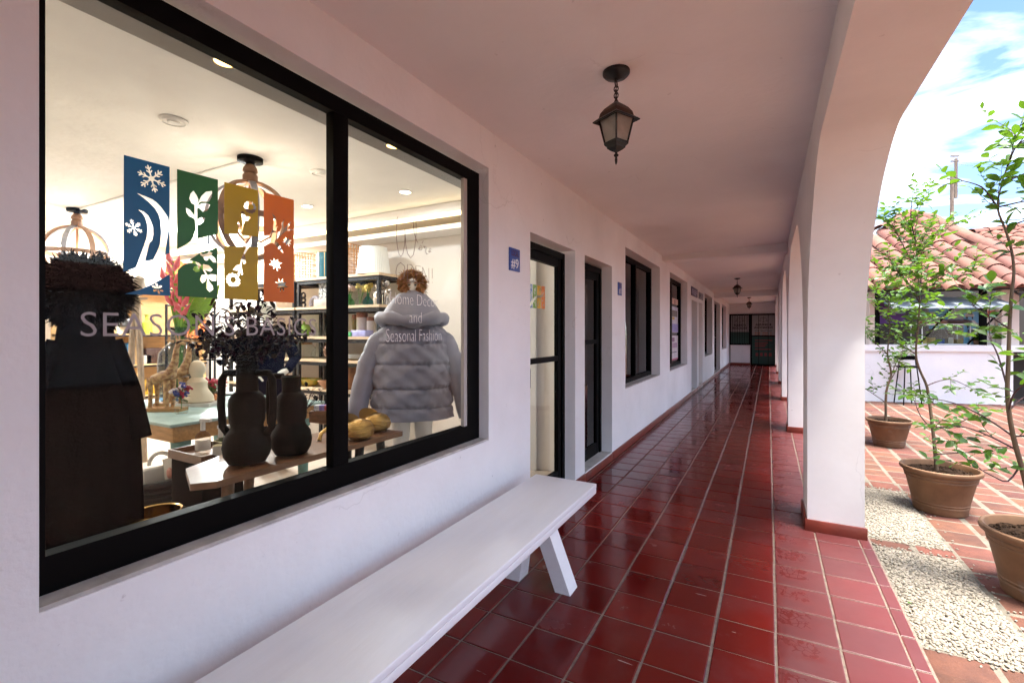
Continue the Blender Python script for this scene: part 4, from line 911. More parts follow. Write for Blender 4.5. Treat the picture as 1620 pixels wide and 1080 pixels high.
for (a, b_) in (((1320, 296), (1505, 250)), ((1320, 306), (1505, 262)), ((1507, 249), (1700, 246)), ((1507, 255), (1700, 255)), ((1507, 259), (1700, 260)), ((1470, 322), (1505, 312)), ((1507, 312), (1700, 308)), ((1560, 350), (1590, 325))):
    p, q_ = at_d(*a, 26), at_d(*b_, 26); pts = [p.lerp(q_, i / 8) - Vector((0, 0, .25 * math.sin(math.pi * i / 8))) for i in range(9)]
    part('wire', MB().tube(pts, .008, 5), mat('wire_grey', (.12, .12, .13), .7), pole)

# wall and roof that close the courtyard on its far right side
gw = thing('courtyard_wall', 'white wall with red tiled coping closing the courtyard opposite the shops', 'wall', (13.5, 8, ZG))
part('panel', MB().box((13.4, -5.5, ZG), (13.6, 30, 2.5)), M_wall, gw); part('coping', MB().obox((13.0, -5.5, 2.5), (1.6, 0, .9), (0, 35.5, 0), (0, 0, .1)), M_rt, gw)
# ================================================================== PRINT ON THE SHOP WINDOW
XD = -1.612 - .05 * .7 + .0065       # just outside the pane
def gp(px, py): return at_x(px, py, XD)
def z1c(u, v): return gp(180 + u / 4.32, 230 + v / 4.32)
def z2c(u, v): return gp(330 + u / 4.32, 230 + v / 4.32)
def flake(cx, cy, r, sk=.25, k=.92):
    P = []
    for a in range(6):
        t = math.pi / 3 * a + .25; c, s = math.cos(t), math.sin(t)
        def pt(u, v):
            x, y = (u * c - v * s) * r, (u * s + v * c) * r * k; return (cx + x, cy + y + sk * x)
        w = .055; b = .2
        seq = []
        for u in (.42, .68):
            seq += [(u - .03, -w), (u + b * .72 - .02, -w - b * .8), (u + b * .72 + .07, -w - b * .66), (u + .10, -w)]
        half = [(.17, -.10), (.20, -w)] + seq + [(.97, -w)]
        P += [pt(u, v) for u, v in half] + [pt(1.0, 0)] + [pt(u, -v) for u, v in reversed(half)]
        t2 = t + math.pi / 6; P.append((cx + .16 * r * math.cos(t2), cy + .16 * r * k * math.sin(t2) + sk * .16 * r * math.cos(t2)))
    return P
def petals(cx, cy, r, n=13, sk=.2):
    P = []
    for i in range(n * 6):
        a = 2 * math.pi * i / (n * 6); rr = r * (.80 + .20 * abs(math.sin(a * n / 2))); P.append((cx + rr * math.cos(a), cy + rr * math.sin(a) + sk * rr * math.cos(a)))
    return P
def disc(cx, cy, r, n=20): return [(cx + r * math.cos(2 * math.pi * i / n), cy + r * math.sin(2 * math.pi * i / n)) for i in range(n)]
def maple(cx, cy, r, rot):
    P = []; L = [(0, 1), (.18, .45), (.62, .75), (.45, .25), (1, .1), (.42, -.18), (.55, -.75), (.1, -.4), (.05, -1), (-.05, -1), (-.1, -.4), (-.55, -.7), (-.42, -.18), (-1, .1), (-.45, .25), (-.62, .75), (-.18, .45)]
    for x, y in L: P.append((cx + r * (x * math.cos(rot) - y * math.sin(rot)), cy - r * (x * math.sin(rot) + y * math.cos(rot)) + .2 * r * x))
    return P
blue = [(68, 65), (382, 148), (382, 545), (382, 735), (350, 748), (357, 690), (368, 620), (376, 540), (371, 495), (350, 460), (325, 425), (295, 392), (262, 368), (215, 348), (160, 328), (200, 357), (240, 390), (280, 430), (305, 470), (320, 520), (324, 600), (315, 680), (295, 730), (270, 780), (230, 790), (213, 785),
        (225, 740), (235, 700), (245, 665), (262, 650), (270, 610), (267, 560), (255, 520), (235, 480), (205, 452), (168, 440), (195, 464), (215, 495), (228, 540), (230, 580), (225, 630), (205, 690), (185, 745), (165, 800), (150, 835), (110, 850), (66, 862)]
blue2 = [(382, 878), (385, 1028), (75, 1015), (180, 985), (260, 950), (330, 912)]
green = [(432, 162), (712, 235), (712, 605), (640, 622), (572, 637), (571, 545), (590, 541), (611, 525), (626, 496), (600, 492), (580, 499), (570, 512), (570, 432), (582, 428), (610, 455), (640, 445), (658, 406), (640, 395), (600, 396), (577, 410), (584, 392), (600, 384), (650, 386), (670, 350), (672, 312), (630, 318), (600, 345), (580, 384), (572, 398), (578, 370), (565, 340), (545, 310), (525, 330), (516, 365), (530, 395), (552, 407),
         (553, 440), (552, 488), (540, 465), (520, 440), (493, 426), (497, 460), (515, 485), (545, 497), (555, 510), (558, 540), (560, 580), (545, 620), (525, 655), (490, 680), (432, 710)]
green2 = [(437, 850), (470, 820), (510, 806), (535, 804), (565, 812), (580, 824), (550, 827), (540, 847), (560, 866), (585, 862), (592, 834), (612, 856), (628, 882), (600, 885), (585, 915), (605, 942), (626, 928), (636, 903), (641, 917), (631, 942), (629, 975), (655, 1001), (679, 985), (676, 960), (651, 930), (650, 908), (670, 926), (700, 926), (701, 884), (664, 880), (642, 888), (630, 868), (622, 851), (660, 863), (676, 850), (650, 820), (610, 811), (602, 822), (582, 803), (548, 791), (507, 790), (575, 745), (708, 697), (708, 1045), (437, 1030)]
g2h = [(585, 735), (610, 745), (640, 737), (650, 722), (672, 735), (668, 752), (690, 770), (702, 800), (680, 800), (660, 776), (648, 760), (640, 786), (625, 786), (615, 765), (592, 750)]
must = [(107, 250), (338, 308), (338, 625), (222, 612), (236, 560), (243, 516), (265, 518), (288, 500), (285, 487), (252, 486), (244, 455), (231, 448), (220, 455), (232, 500), (230, 545), (222, 574), (215, 545), (205, 522), (196, 530), (206, 560), (203, 590), (190, 606), (107, 603)]
must2 = [(107, 688), (257, 693), (240, 735), (222, 775), (214, 815), (190, 820), (165, 850), (195, 856), (206, 846), (199, 880), (206, 892), (213, 884), (217, 852), (225, 886), (234, 880), (226, 830), (229, 792), (240, 813), (256, 803), (248, 745), (264, 715), (279, 694), (338, 695), (338, 1060), (107, 1048)]
oran = [(377, 320), (583, 373), (583, 1075), (377, 1065), (377, 690), (410, 673), (435, 666), (455, 680), (480, 711), (512, 739), (495, 695), (475, 666), (456, 653), (470, 641), (500, 611), (530, 586), (560, 581), (580, 576), (536, 571), (551, 550), (565, 518), (540, 540), (515, 569), (512, 540), (518, 503), (500, 530), (499, 560), (485, 589), (459, 599), (466, 574), (475, 550), (456, 559), (463, 540), (464, 505), (452, 480), (430, 462), (447, 500), (444, 540), (430, 590), (415, 615), (377, 620)]
def vinyl(nm, c):
    m = mat(nm, c, .35); t = m.node_tree; tr = N(t, 'ShaderNodeBsdfTranslucent'); tr.inputs[0].default_value = (*c, 1); mx = N(t, 'ShaderNodeMixShader'); mx.inputs[0].default_value = .4
    t.links.new(t.nodes['Principled BSDF'].outputs[0], mx.inputs[1]); t.links.new(tr.outputs[0], mx.inputs[2]); t.links.new(mx.outputs[0], t.nodes['Material Output'].inputs[0]); return m
M_db = vinyl('decal_blue', (.005, .08, .20)); M_dg = vinyl('decal_green', (.018, .10, .018)); M_dm = vinyl('decal_mustard', (.36, .23, .003)); M_do = vinyl('decal_orange', (.52, .115, .01))
P = [('blue_panel', [blue, flake(258, 228, 100), flake(136, 563, 62)], z1c, M_db), ('blue_panel', [blue2, flake(300, 978, 40)], z1c, M_db), ('green_panel', [green], z1c, M_dg), ('green_panel', [green2, g2h], z1c, M_dg),
     ('mustard_panel', [must, petals(284, 424, 44), disc(288, 422, 20)], z2c, M_dm), ('mustard_panel', [must2, petals(168, 922, 50), disc(168, 918, 20)], z2c, M_dm),
     ('orange_panel', [oran, maple(538, 658, 34, .4), maple(458, 812, 46, .3), maple(498, 955, 46, -.2)], z2c, M_do)]
small = []
for nm, ol, cv, m in P:
    q = fill_mb(ol, cv); part(nm, q, m, SW, smooth=False); small.append((nm, q, m))
# the same emblem, small, on the glass door
xs_ = -1.635 - .012 - .0165
for nm, q, m in small:
    s_ = MB(); s_.add([(xs_, 3.325 + (v[1] - .65) * .55, 1.63 + (v[2] - 1.56) * .47) for v in q.v], q.f)
    part(nm, s_, mat('door_' + nm, {'blue_panel': (.10, .22, .50), 'green_panel': (.20, .42, .08), 'mustard_panel': (.75, .48, .03), 'orange_panel': (.80, .25, .04)}[nm], .4), D1, smooth=False)
M_let = mat('grey_lettering', (.36, .32, .32), .5); M_letw = mat('white_lettering', (.86, .84, .84), .5); M_letb = mat('brown_script', (.22, .14, .13), .5)
def win_text(s, px0, px1, pyb, capz, m, weight=0., space=1.):
    a, b_ = gp(px0, pyb), gp(px1, pyb); org = Vector((XD, (a.y + b_.y) / 2, gp((px0 + px1) / 2, pyb).z))
    return part('lettering', text_mb(s, capz / .69, org, YX, ZX, width=abs(b_.y - a.y), weight=weight, space=space), m, SW, smooth=False)
zb_ = gp(127, 532).z; a_, b_ = gp(127, 532), gp(500, 530)
org = Vector((XD, (a_.y + b_.y) / 2, zb_)); part('lettering', text_mb("SEASON'S BASICS", .068 / .69, org, YX, ZX, width=b_.y - a_.y, weight=-.0006, space=1.05), M_let, SW, smooth=False)
win_text('Home Decor', 617, 692, 483, .062, M_letw, -.0022); win_text('and', 648, 667, 511, .062, M_letw, -.0022); win_text('Seasonal Fashion', 611, 698, 540, .066, M_letw, -.0022)
def script(pts, r=.0016):
    return [gp(600 + u / 4.91, 335 + v / 4.91) for u, v in pts]
q = MB()
for pl in ([(146, 36), (138, 60), (134, 130), (134, 200), (140, 270), (152, 325), (168, 348), (184, 325), (196, 260), (200, 190), (199, 135), (201, 190), (206, 260), (220, 325), (243, 360), (264, 335), (277, 270), (284, 200), (287, 120), (284, 60), (275, 45), (267, 65), (266, 120), (272, 170), (290, 225), (300, 240)],
           [(305, 285), (325, 280), (330, 268), (322, 262), (310, 280), (312, 296), (325, 298), (335, 280)], [(333, 245), (343, 225)], [(345, 265), (352, 285), (352, 268), (364, 275), (360, 310), (368, 330), (380, 325)], [(378, 308), (398, 305), (405, 292), (396, 286), (386, 300), (388, 316), (405, 310)]):
    q.tube(script(pl), .0014, 5)
for pl in ([(165, 395), (140, 415), (129, 465), (135, 510), (160, 528), (188, 515), (201, 470), (195, 420), (165, 395)], [(220, 545), (219, 408), (250, 412), (266, 440), (255, 468), (221, 470)], [(322, 425), (284, 418), (286, 550), (326, 553)], [(286, 482), (315, 484)], [(338, 553), (337, 430), (386, 556), (385, 438)], [(411, 440), (412, 520)], [(412, 545), (413, 553)]):
    q.tube(script(pl), .0013, 5)
part('script_lettering', q, M_letb, SW)

# ================================================================== SHOP INTERIOR
def shop_lamp(name, loc, power, col, size=.05, kind='POINT', spot=None, aim=None):
    l = bpy.data.lights.new(name, kind); l.energy = power; l.color = col
    if kind == 'AREA': l.size = size
    else: l.shadow_soft_size = size
    if spot: l.spot_size = R_(spot); l.spot_blend = .6
    o = bpy.data.objects.new(name, l); C.objects.link(o); o.location = loc
    if aim is not None: o.rotation_euler = (Vector(aim) - Vector(loc)).to_track_quat('-Z', 'Y').to_euler()
    return o
WARM = (1, .82, .64); NEUT = (.93, .96, 1.0)
M_glow = mat('lit_bulb', (1, .9, .7), .4, emit=(1, .86, .62), estr=8); M_spot = mat('lit_downlight', (1, .7, .3), .4, emit=(1, .62, .16), estr=2.2)
# recessed downlights in the soffit
for i, y in enumerate((1.10, 2.06)):
    t = thing('downlight', ['amber recessed downlight above the left window pane', 'amber recessed downlight above the right window pane'][i], 'light', (-1.90, y, 2.5), 'recessed downlights over the window')
    part('trim', MB().ring((-1.90, y, 2.497), .042, .007, 24, 8), mat('downlight_trim', (.25, .2, .17), .5), t); part('lens', MB().cyl((-1.90, y, 2.4985), (-1.90, y, 2.4935), .037, n=24), M_spot, t)
    shop_lamp('downlight_lamp', (-1.90, y, 2.48), 2.2, WARM, .03, 'SPOT', 120, (-2.0, y, 0))
# ceiling discs
for i, (px, py) in enumerate(((275, 190), (506, 272))):
    p = at_z(px, py, 2.699); solo('smoke_detector', MB().lathe([(.075, .0), (.075, -.008), (.06, -.018), (.058, -.012), (.035, -.012), (.03, -.02), (.001, -.022)], p, 24), MATS['shop_ceiling_paint'], ['white ceiling disc above the blue window panel', 'small white ceiling disc right of the chandelier'][i], 'ceiling disc', p)
# orb chandeliers of bent wood
M_orb = mat('orb_wood', (.27, .14, .075), .6, var=.3, vscale=10, bump=.2); M_galv = mat('galvanised_band', (.36, .36, .40), .45, .7, var=.35, vscale=12)
def chandelier(x, y, label, rr):
    z0 = 2.699; R = .29; cz = z0 - .17 - R
    t = thing('orb_chandelier', label, 'chandelier', (x, y, z0), 'wooden orb chandeliers'); c = Vector((x, y, cz))
    part('canopy', MB().lathe([(.085, 0), (.085, -.03), (.03, -.036), (.025, -.05)], (x, y, z0), 28), M_black, t)
    part('hub', MB().lathe([(.028, -.05), (.045, -.075), (.05, -.10), (.038, -.115), (.05, -.13), (.05, -.175), (.03, -.20), (.001, -.205)], (x, y, z0), 20), M_orb, t)
    for i in range(4):
        a = rr + i * math.pi / 4; h = Vector((math.cos(a), math.sin(a), 0))
        mb = MB(); vs = []; n = 48; tn = Vector((-h.y, h.x, 0))
        for k in range(n):
            b = 2 * math.pi * k / n; d = h * math.cos(b) + Vector((0, 0, math.sin(b))); r = R - .006 * (i % 2)
            for rr_, w in ((r, .021), (r, -.021), (r - .018, -.021), (r - .018, .021)): vs.append(c + d * rr_ + tn * w)
        fs = [(k * 4 + j, k * 4 + (j + 1) % 4, ((k + 1) % n) * 4 + (j + 1) % 4, ((k + 1) % n) * 4 + j) for k in range(n) for j in range(4)]; mb.add(vs, fs)
        part('hoop', mb, M_orb if i % 2 == 0 else M_galv, t, angle=40)
    vs = []; n = 48
    for k in range(n):
        b = 2 * math.pi * k / n; d = Vector((math.cos(b), math.sin(b), 0))
        for r, w in ((R + .003, .02), (R + .003, -.02), (R - .012, -.02), (R - .012, .02)): vs.append(c + d * r + Vector((0, 0, w)))
    part('equator_band', MB().add(vs, [(k * 4 + j, k * 4 + (j + 1) % 4, ((k + 1) % n) * 4 + (j + 1) % 4, ((k + 1) % n) * 4 + j) for k in range(n) for j in range(4)]), M_orb, t)
    part('stem', MB().cyl((x, y, z0 - .2), (x, y, cz - .12), .012), M_orb, t)
    for i in range(3):
        a = rr + .5 + i * 2.094; h = Vector((math.cos(a), math.sin(a), 0)); b0 = c + Vector((0, 0, -.12))
        part('arm', MB().tube([b0, b0 + h * .07 + Vector((0, 0, -.03)), b0 + h * .13 + Vector((0, 0, .01)), b0 + h * .14 + Vector((0, 0, .05))], .009, 8), M_orb, t)
        part('candle', MB().lathe([(.03, .05), (.03, .056), (.012, .06), (.012, .12), (.001, .121)], b0 + h * .14, 12), M_orb, t)
        part('bulb', MB().lathe([(.008, .121), (.02, .145), (.018, .165), (.004, .19), (.001, .192)], b0 + h * .14, 12), M_glow, t)
    shop_lamp('chandelier_lamp', c + Vector((0, 0, .0)), 3, WARM, .12)
chandelier(-3.34, 2.12, 'wooden orb chandelier behind the coloured window panels', .35)
chandelier(-6.30, 2.14, 'wooden orb chandelier farther back, above the black coat', .1)
solo('ceiling_conduit', MB().tube([(-6.30, 2.14, 2.69), (-3.34, 2.12, 2.69)], .010, 8), MATS['shop_ceiling_paint'], 'thin white conduit on the shop ceiling between the two chandeliers', 'conduit', (-4.8, 2.13, 2.69))
# cornice strip and added ceiling spots that brighten the shop
solo('cove_strip', MB().box((-7.9, 3.765, 2.56), (-1.78, 3.772, 2.60)), mat('cove_glow', (1, .8, .5), .5, emit=(1, .70, .34), estr=1.1), 'warm glowing cove strip along the shop cornice', 'light strip', (-4.8, 3.77, 2.56))
for i, (x, y) in enumerate(((-5.2, 1.2), (-6.9, .9), (-5.6, 3.1), (-4.1, 3.2), (-7.2, 3.0), (-2.9, 3.3))):
    t = thing('ceiling_spot', ['added round ceiling spot in the middle of the shop', 'added round ceiling spot at the rear left of the shop', 'added round ceiling spot above the rear shelves', 'added round ceiling spot over the steel shelving', 'added round ceiling spot at the rear right of the shop', 'added round ceiling spot above the jacket'][i], 'light', (x, y, 2.695), 'added ceiling spots in the shop')
    part('trim', MB().ring((x, y, 2.697), .05, .006, 24, 6), M_white, t); part('lens', MB().cyl((x, y, 2.6985), (x, y, 2.694), .045, n=20), mat('added_spot_glow', (1, 1, 1), .5, emit=(1, .93, .82), estr=8), t)
    shop_lamp('added_spot_lamp', (x, y, 2.68), [1.5, 8.5, 7.5, 2.9, 12, 1.6][i], NEUT, .09, 'AREA')
# track spot that shines towards the window
sp_ = at_d(331, 392, 6.2)
t = thing('track_spot', 'small bright white track spotlight behind the blue panel', 'light', sp_); part('can', MB().cyl(sp_ + Vector((-.10, .05, .02)), sp_, .035, .045, 14), M_black, t); part('lens', MB().cyl(sp_ + Vector((.001, 0, 0)), sp_ + Vector((.006, -.002, 0)), .04, n=14), mat('spot_glow', (1, 1, 1), .5, emit=(1, .96, .9), estr=60), t)
shop_lamp('track_lamp', sp_ + Vector((.06, 0, 0)), 28, NEUT, .06)
part('arm', MB().cyl(sp_ + Vector((-.05, .02, .04)), (sp_.x - .05, sp_.y + .02, 2.7), .012), M_black, t)
# ------------------------------------------------------------------ furniture
def shelf_unit(x0, x1, label, lv):
    t = thing('steel_shelving', label, 'shelving', ((x0 + x1) / 2, 3.92, ZS), 'steel and wood shelving along the shop wall')
    for x in (x0, x1 - .035):
        for y in (3.72, 4.10): part('post', MB().box((x, y, ZS), (x + .035, y + .035, lv[0] - .03)), M_metal, t)
    for z in lv:
        part('shelf', MB().box((x0 - .01, 3.71, z - .028), (x1 + .01, 4.14, z)), M_wood_l, t)
        part('rail', MB().box((x0 + .035, 3.722, z - .07), (x1 - .035, 3.75, z - .0285)).box((x0 + .035, 4.10, z - .07), (x1 - .035, 4.13, z - .0285)), M_metal, t)
        part('end_rail', MB().box((x1 - .034, 3.755, z - .07), (x1 - .001, 4.10, z - .0285)), M_metal, t)
    return t
LV = [2.06, 1.72, 1.375, 1.11, .775]
shelf_unit(-4.95, -3.63, 'black steel shelving with wooden boards nearest the jacket', LV)
shelf_unit(-6.32, -5.0, 'black steel shelving with wooden boards behind the dark foliage', LV)
def sh(px, lv, y=3.88): p = at_y(px, 500, y); return Vector((p.x, y, LV[lv] + .001))
def put(name, prof, p, m, label, cat, n=20, grp=None, sx=1, sy=1, rot=0): return solo(name, MB().lathe(prof, p, n, sx, sy, rot), m, label, cat, tuple(p), grp)
M_teal = mat('teal_satin', (.01, .10, .14), .25, coat=.3); M_rat = mat('rattan', (.55, .27, .10), .6, var=.3, vscale=30); M_shade = mat('white_pleated_shade', (.72, .74, .73), .7)
def shade(px, lv, rb, rt, h, m, label, pleats=0, ribs=0):
    p = sh(px, lv); t = thing('lampshade', label, 'lampshade', p, 'lampshades on the top shelf'); mb = MB(); n = 96 if pleats else 32; vs = []
    for r, z in ((rb, 0), (rt, h)):
        for k in range(n): a = 2 * math.pi * k / n; rr = r * (1 + (.012 if k % 2 else -.012) * (1 if pleats else 0)); vs.append(p + Vector((rr * math.cos(a), rr * math.sin(a), z)))
    mb.add(vs, [(k, (k + 1) % n, n + (k + 1) % n, n + k) for k in range(n)]); part('cover', mb, m, t, smooth=not pleats)
    part('rim', MB().ring(p + Vector((0, 0, .004)), rb, .004, 40, 6).ring(p + Vector((0, 0, h)), rt, .004, 40, 6), m if pleats else M_brass, t)
    for i in range(ribs): a = i * 2 * math.pi / ribs + .25; part('rib', MB().cyl(p + Vector((math.cos(a) * (rb + .002), math.sin(a) * (rb + .002), 0)), p + Vector((math.cos(a) * (rt + .002), math.sin(a) * (rt + .002), h)), .004, n=6), M_brass, t)
shade(591, 0, .185, .145, .30, M_shade, 'white pleated lampshade on the shelf corner', 1)
shade(519, 0, .125, .125, .30, M_teal, 'teal drum lampshade with gold ribs', 0, 10)
def rattan(px, label, w=.13, h=.33):
    p = sh(px, 0, 3.95); t = thing('rattan_lantern', label, 'lantern', p, 'rattan lanterns on the top shelf'); mb = MB()
    for k in range(6):
        z = h * k / 5
        for a, b_ in (((-w, -w), (w, -w)), ((w, -w), (w, w)), ((w, w), (-w, w)), ((-w, w), (-w, -w))): mb.cyl(p + Vector((*a, z + .005)), p + Vector((*b_, z + .005)), .005, n=5)
    for k in range(7):
        s = -w + 2 * w * k / 6
        for q in ((s, -w), (s, w), (-w, s), (w, s)): mb.cyl(p + Vector((*q, 0)), p + Vector((*q, h)), .005, n=5)
    part('weave', mb, M_rat, t)
rattan(481, 'open rattan lantern left of the teal lampshade'); rattan(556, 'open rattan lantern right of the window mullion', .12, .36)
M_chrome = mat('mirror_chrome', (.55, .52, .50), .06, 1.); M_dkcer = mat('dark_ceramic', (.02, .018, .018), .25); M_grey = mat('grey_stone', (.25, .22, .24), .6); M_cer = mat('white_ceramic', (.72, .70, .66), .5)
for i, px in enumerate((598, 610)):
    p = sh(px, 1, 3.80 + .06 * i); t = thing('chrome_figure', ['polished chrome balloon figure, shorter one beside the shelf post', 'polished chrome balloon figure, taller one at the shelf end'][i], 'figurine', p, 'chrome figures'); s = 1 + .16 * i
    part('body', MB().lathe([(.05 * s, 0), (.055 * s, .06 * s), (.045 * s, .12 * s), (.03 * s, .15 * s), (.001, .17 * s)], p, 18), M_chrome, t); part('head', MB().ball(p + Vector((0, 0, .205 * s)), .04 * s, 16, 10), M_chrome, t)
    for k in (-1, 1): part('arm', MB().ball(p + Vector((.05 * k * s, 0, .135 * s)), .024 * s, 12, 8), M_chrome, t)
M_gg = glass_mat('green_glass', (.45, .85, .60)); M_bgl = glass_mat('blue_glass', (.35, .70, .80)); M_yel = mat('yellow_petal', (.75, .60, .16), .6, rnd=.2); M_pnk = mat('pale_pink_petal', (.75, .55, .48), .6, rnd=.2); M_stem = mat('stem_green', (.08, .20, .04), .6)
for i, (px, g, fm, lab) in enumerate(((553, M_gg, M_pnk, 'green glass bud vase with pink flower on the shelf'), (569, M_clear, M_yel, 'clear glass bud vase with yellow flower on the shelf'), (582, M_bgl, M_yel, 'blue glass bud vase with yellow flowers on the shelf'))):
    p = sh(px, 1, 3.80); t = thing('bud_vase', lab, 'vase', p, 'bud vases on the shelf'); part('vessel', MB().lathe([(.03, 0), (.055, .01), (.06, .04), (.03, .085), (.014, .10), (.014, .125), (.02, .13)], p, 18), g, t)
    fl_ = MB(); st = MB()
    for k in range(4):
        q = p + Vector((random.uniform(-.05, .05), random.uniform(-.04, .04), random.uniform(.17, .23))); st.cyl(p + Vector((0, 0, .02)), q, .003, n=5)
        for _ in range(22): d = Vector((random.gauss(0, 1), random.gauss(0, 1), random.gauss(0, 1))).normalized(); fl_.ball(q + d * .022, .012, 5, 4)
    part('stem', st, M_stem, t); part('blossom', fl_, fm, t)
p = sh(564, 1, 3.98); put('glass_bottle', [(.05, 0), (.075, .02), (.08, .16), (.03, .22), (.02, .25), (.05, .30), (.05, .305)], p, M_clear, 'large clear glass bottle behind the bud vases', 'bottle')
p = sh(523, 1, 3.85); solo('perforated_box', MB().bbox(p + Vector((-.11, -.08, .09)), p + Vector((.11, .08, .27)), .008), mat('perforated_white', (.6, .58, .55), .6, col2=(.06, .06, .06), vscale=55, detail=0), 'white box with dark perforated pattern on the shelf', 'box', tuple(p)); 
p = sh(519, 1, 3.83); solo('storage_box', MB().bbox(p + Vector((-.14, -.09, 0)), p + Vector((.14, .09, .088)), .006), mat('taupe_box', (.42, .37, .32), .7, var=.15, vscale=10), 'low taupe storage box under the perforated box', 'box', tuple(p))
p = sh(499, 1, 3.82); solo('arch_sculpture', MB().tube(arc(p + Vector((0, 0, .04)), .075, 0, 200, 14, (1, 0, 0), (0, 0, 1)), .026, 10), M_grey, 'grey arch shaped sculpture on the shelf', 'sculpture', tuple(p))
for i, px in enumerate((471, 480)):
    p = sh(px, 1, 3.8); mb = MB()
    for k in range(3): mb.ring(p + Vector((0, 0, .035 + .055 * k)), .034, .011, 16, 6, 'Y')
    solo('knot_sculpture', mb, M_dkcer, ['black knotted loop sculpture, left of the pair', 'black knotted loop sculpture, right of the pair'][i], 'sculpture', tuple(p), 'knot sculptures')
for i, (px, c, lab, w, h) in enumerate(((450, (.05, .45, .12), 'bright green box at the left of the third shelf', .13, .05), (557, (.05, .35, .12), 'green flat box right of the mullion', .07, .05), (573, (.35, .35, .65), 'lilac and pink box beside the jacket', .11, .07))):
    p = sh(px, 2, 3.80); solo('gift_box', MB().bbox(p + Vector((-w, -.06, 0)), p + Vector((w, .06, h)), .004), mat('gift_%d' % i, c, .5, var=.3, vscale=12), lab, 'box', tuple(p), 'boxes on the third shelf')
p = sh(481, 2, 3.84); put('apple_jar', [(.05, 0), (.075, .03), (.08, .09), (.06, .14), (.015, .15), (.008, .18), (.001, .181)], p, mat('lime_glaze', (.30, .48, .08), .25, coat=.4), 'lime green apple shaped jar', 'jar')
for i, (px, h) in enumerate(((500, .16), (509, .13), (521, .30))):
    p = sh(px, 2, 3.84); put('glass_cruet', [(.035, 0), (.045, .02), (.04, h * .4), (.015, h * .62), (.012, h * .9), (.02, h)], p, M_clear, ['clear glass cruet with a short neck', 'smallest clear glass cruet on the third shelf', 'tall clear glass cruet next to the mullion'][i], 'cruet', 16, 'glass cruets')
for i, (px, r, h, c, lab) in enumerate(((561, .03, .25, (.20, .14, .05), 'tall olive wood pepper mill'), (573, .062, .27, (.62, .52, .46), 'speckled ceramic canister with brown lid'), (586, .04, .22, (.68, .62, .58), 'pale ceramic cylinder by the shelf post'))):
    p = sh(px, 2, 3.9); t = thing('canister', lab, 'canister', p, 'canisters on the third shelf'); part('body', MB().lathe([(r, 0), (r, h * .8)], p, 22), mat('canister_%d' % i, c, .6, var=.15, vscale=60), t); part('lid', MB().lathe([(r * 1.02, h * .8), (r * 1.02, h), (.001, h * 1.01)], p, 22), mat('canister_lid', (.30, .10, .05), .5, var=.2), t)
p = sh(453, 3, 3.85); put('crystal_vase', [(.05, 0), (.08, .03), (.10, .11), (.07, .16), (.06, .18), (.09, .22), (.09, .225)], p, M_clear, 'faceted crystal vase on the fourth shelf', 'vase', 12)
p = sh(484, 3, 3.85); t = thing('cork_jar', 'round glass jar with wide cork lid', 'jar', p); part('vessel', MB().lathe([(.08, 0), (.11, .02), (.115, .12), (.08, .165), (.065, .17)], p, 24), M_clear, t); part('cork', MB().lathe([(.07, .165), (.075, .17), (.075, .21), (.001, .212)], p, 24), mat('cork', (.42, .22, .10), .8, var=.3, vscale=50), t)
p = sh(504, 3, 3.83); put('glass_carafe', [(.06, 0), (.09, .02), (.08, .07), (.035, .15), (.02, .19), (.03, .205)], p, M_clear, 'cone shaped clear glass carafe', 'carafe')
p = sh(521, 3, 3.83); put('oval_vase', [(.03, 0), (.06, .04), (.075, .10), (.055, .18), (.03, .20)], p, mat('bronze_glaze', (.12, .07, .05), .2, .6), 'bronze oval vase next to the mullion', 'vase')
for i in range(5):
    p = sh(566, 3, 3.86) + Vector((0, 0, .012 * i)); put('plate', [(.06, 0), (.13, .012), (.13, .016), (.001, .006)], p, M_cer if i else MATS['canister_0'], ['bottom plate', 'second lowest plate', 'middle plate', 'second highest plate', 'topmost plate'][i] + ' in the stack on the fourth shelf', 'plate', 28, 'stacked plates')
for i in range(2):
    p = sh(440, 4, 3.82) + Vector((0, 0, .072 * i)); put('terracotta_bowl', [(.10, 0), (.115, .004), (.12, .07), (.11, .07), (.1, .01)], p, mat('bowl_terracotta', (.42, .20, .10), .6, var=.15), ['lower terracotta dish of the stack on the bottom shelf', 'upper terracotta dish of the stack on the bottom shelf'][i], 'bowl', 28, 'stacked terracotta dishes')
p = sh(488, 4, 3.84); put('oval_platter', [(.09, 0), (.15, .03), (.20, .09), (.19, .09), (.14, .035), (.001, .01)], p, mat('yellow_green_glaze', (.58, .32, .02), .3, col2=(.10, .20, .02), vscale=16), 'yellow oval platter with green rim pattern', 'platter', 32, None, 1, .55)
p = sh(521, 4, 3.80); put('clay_bowl', [(.05, 0), (.10, .04), (.13, .09), (.12, .09), (.001, .02)], p, MATS['bowl_terracotta'], 'round clay bowl at the bottom shelf edge', 'bowl', 28)
p = sh(560, 4, 3.88); put('brown_planter', [(.09, 0), (.13, .05), (.14, .22), (.12, .26), (.11, .26), (.1, .1)], p, mat('rust_planter', (.22, .09, .03), .6, var=.4, vscale=18), 'rust brown planter right of the mullion', 'planter', 24)

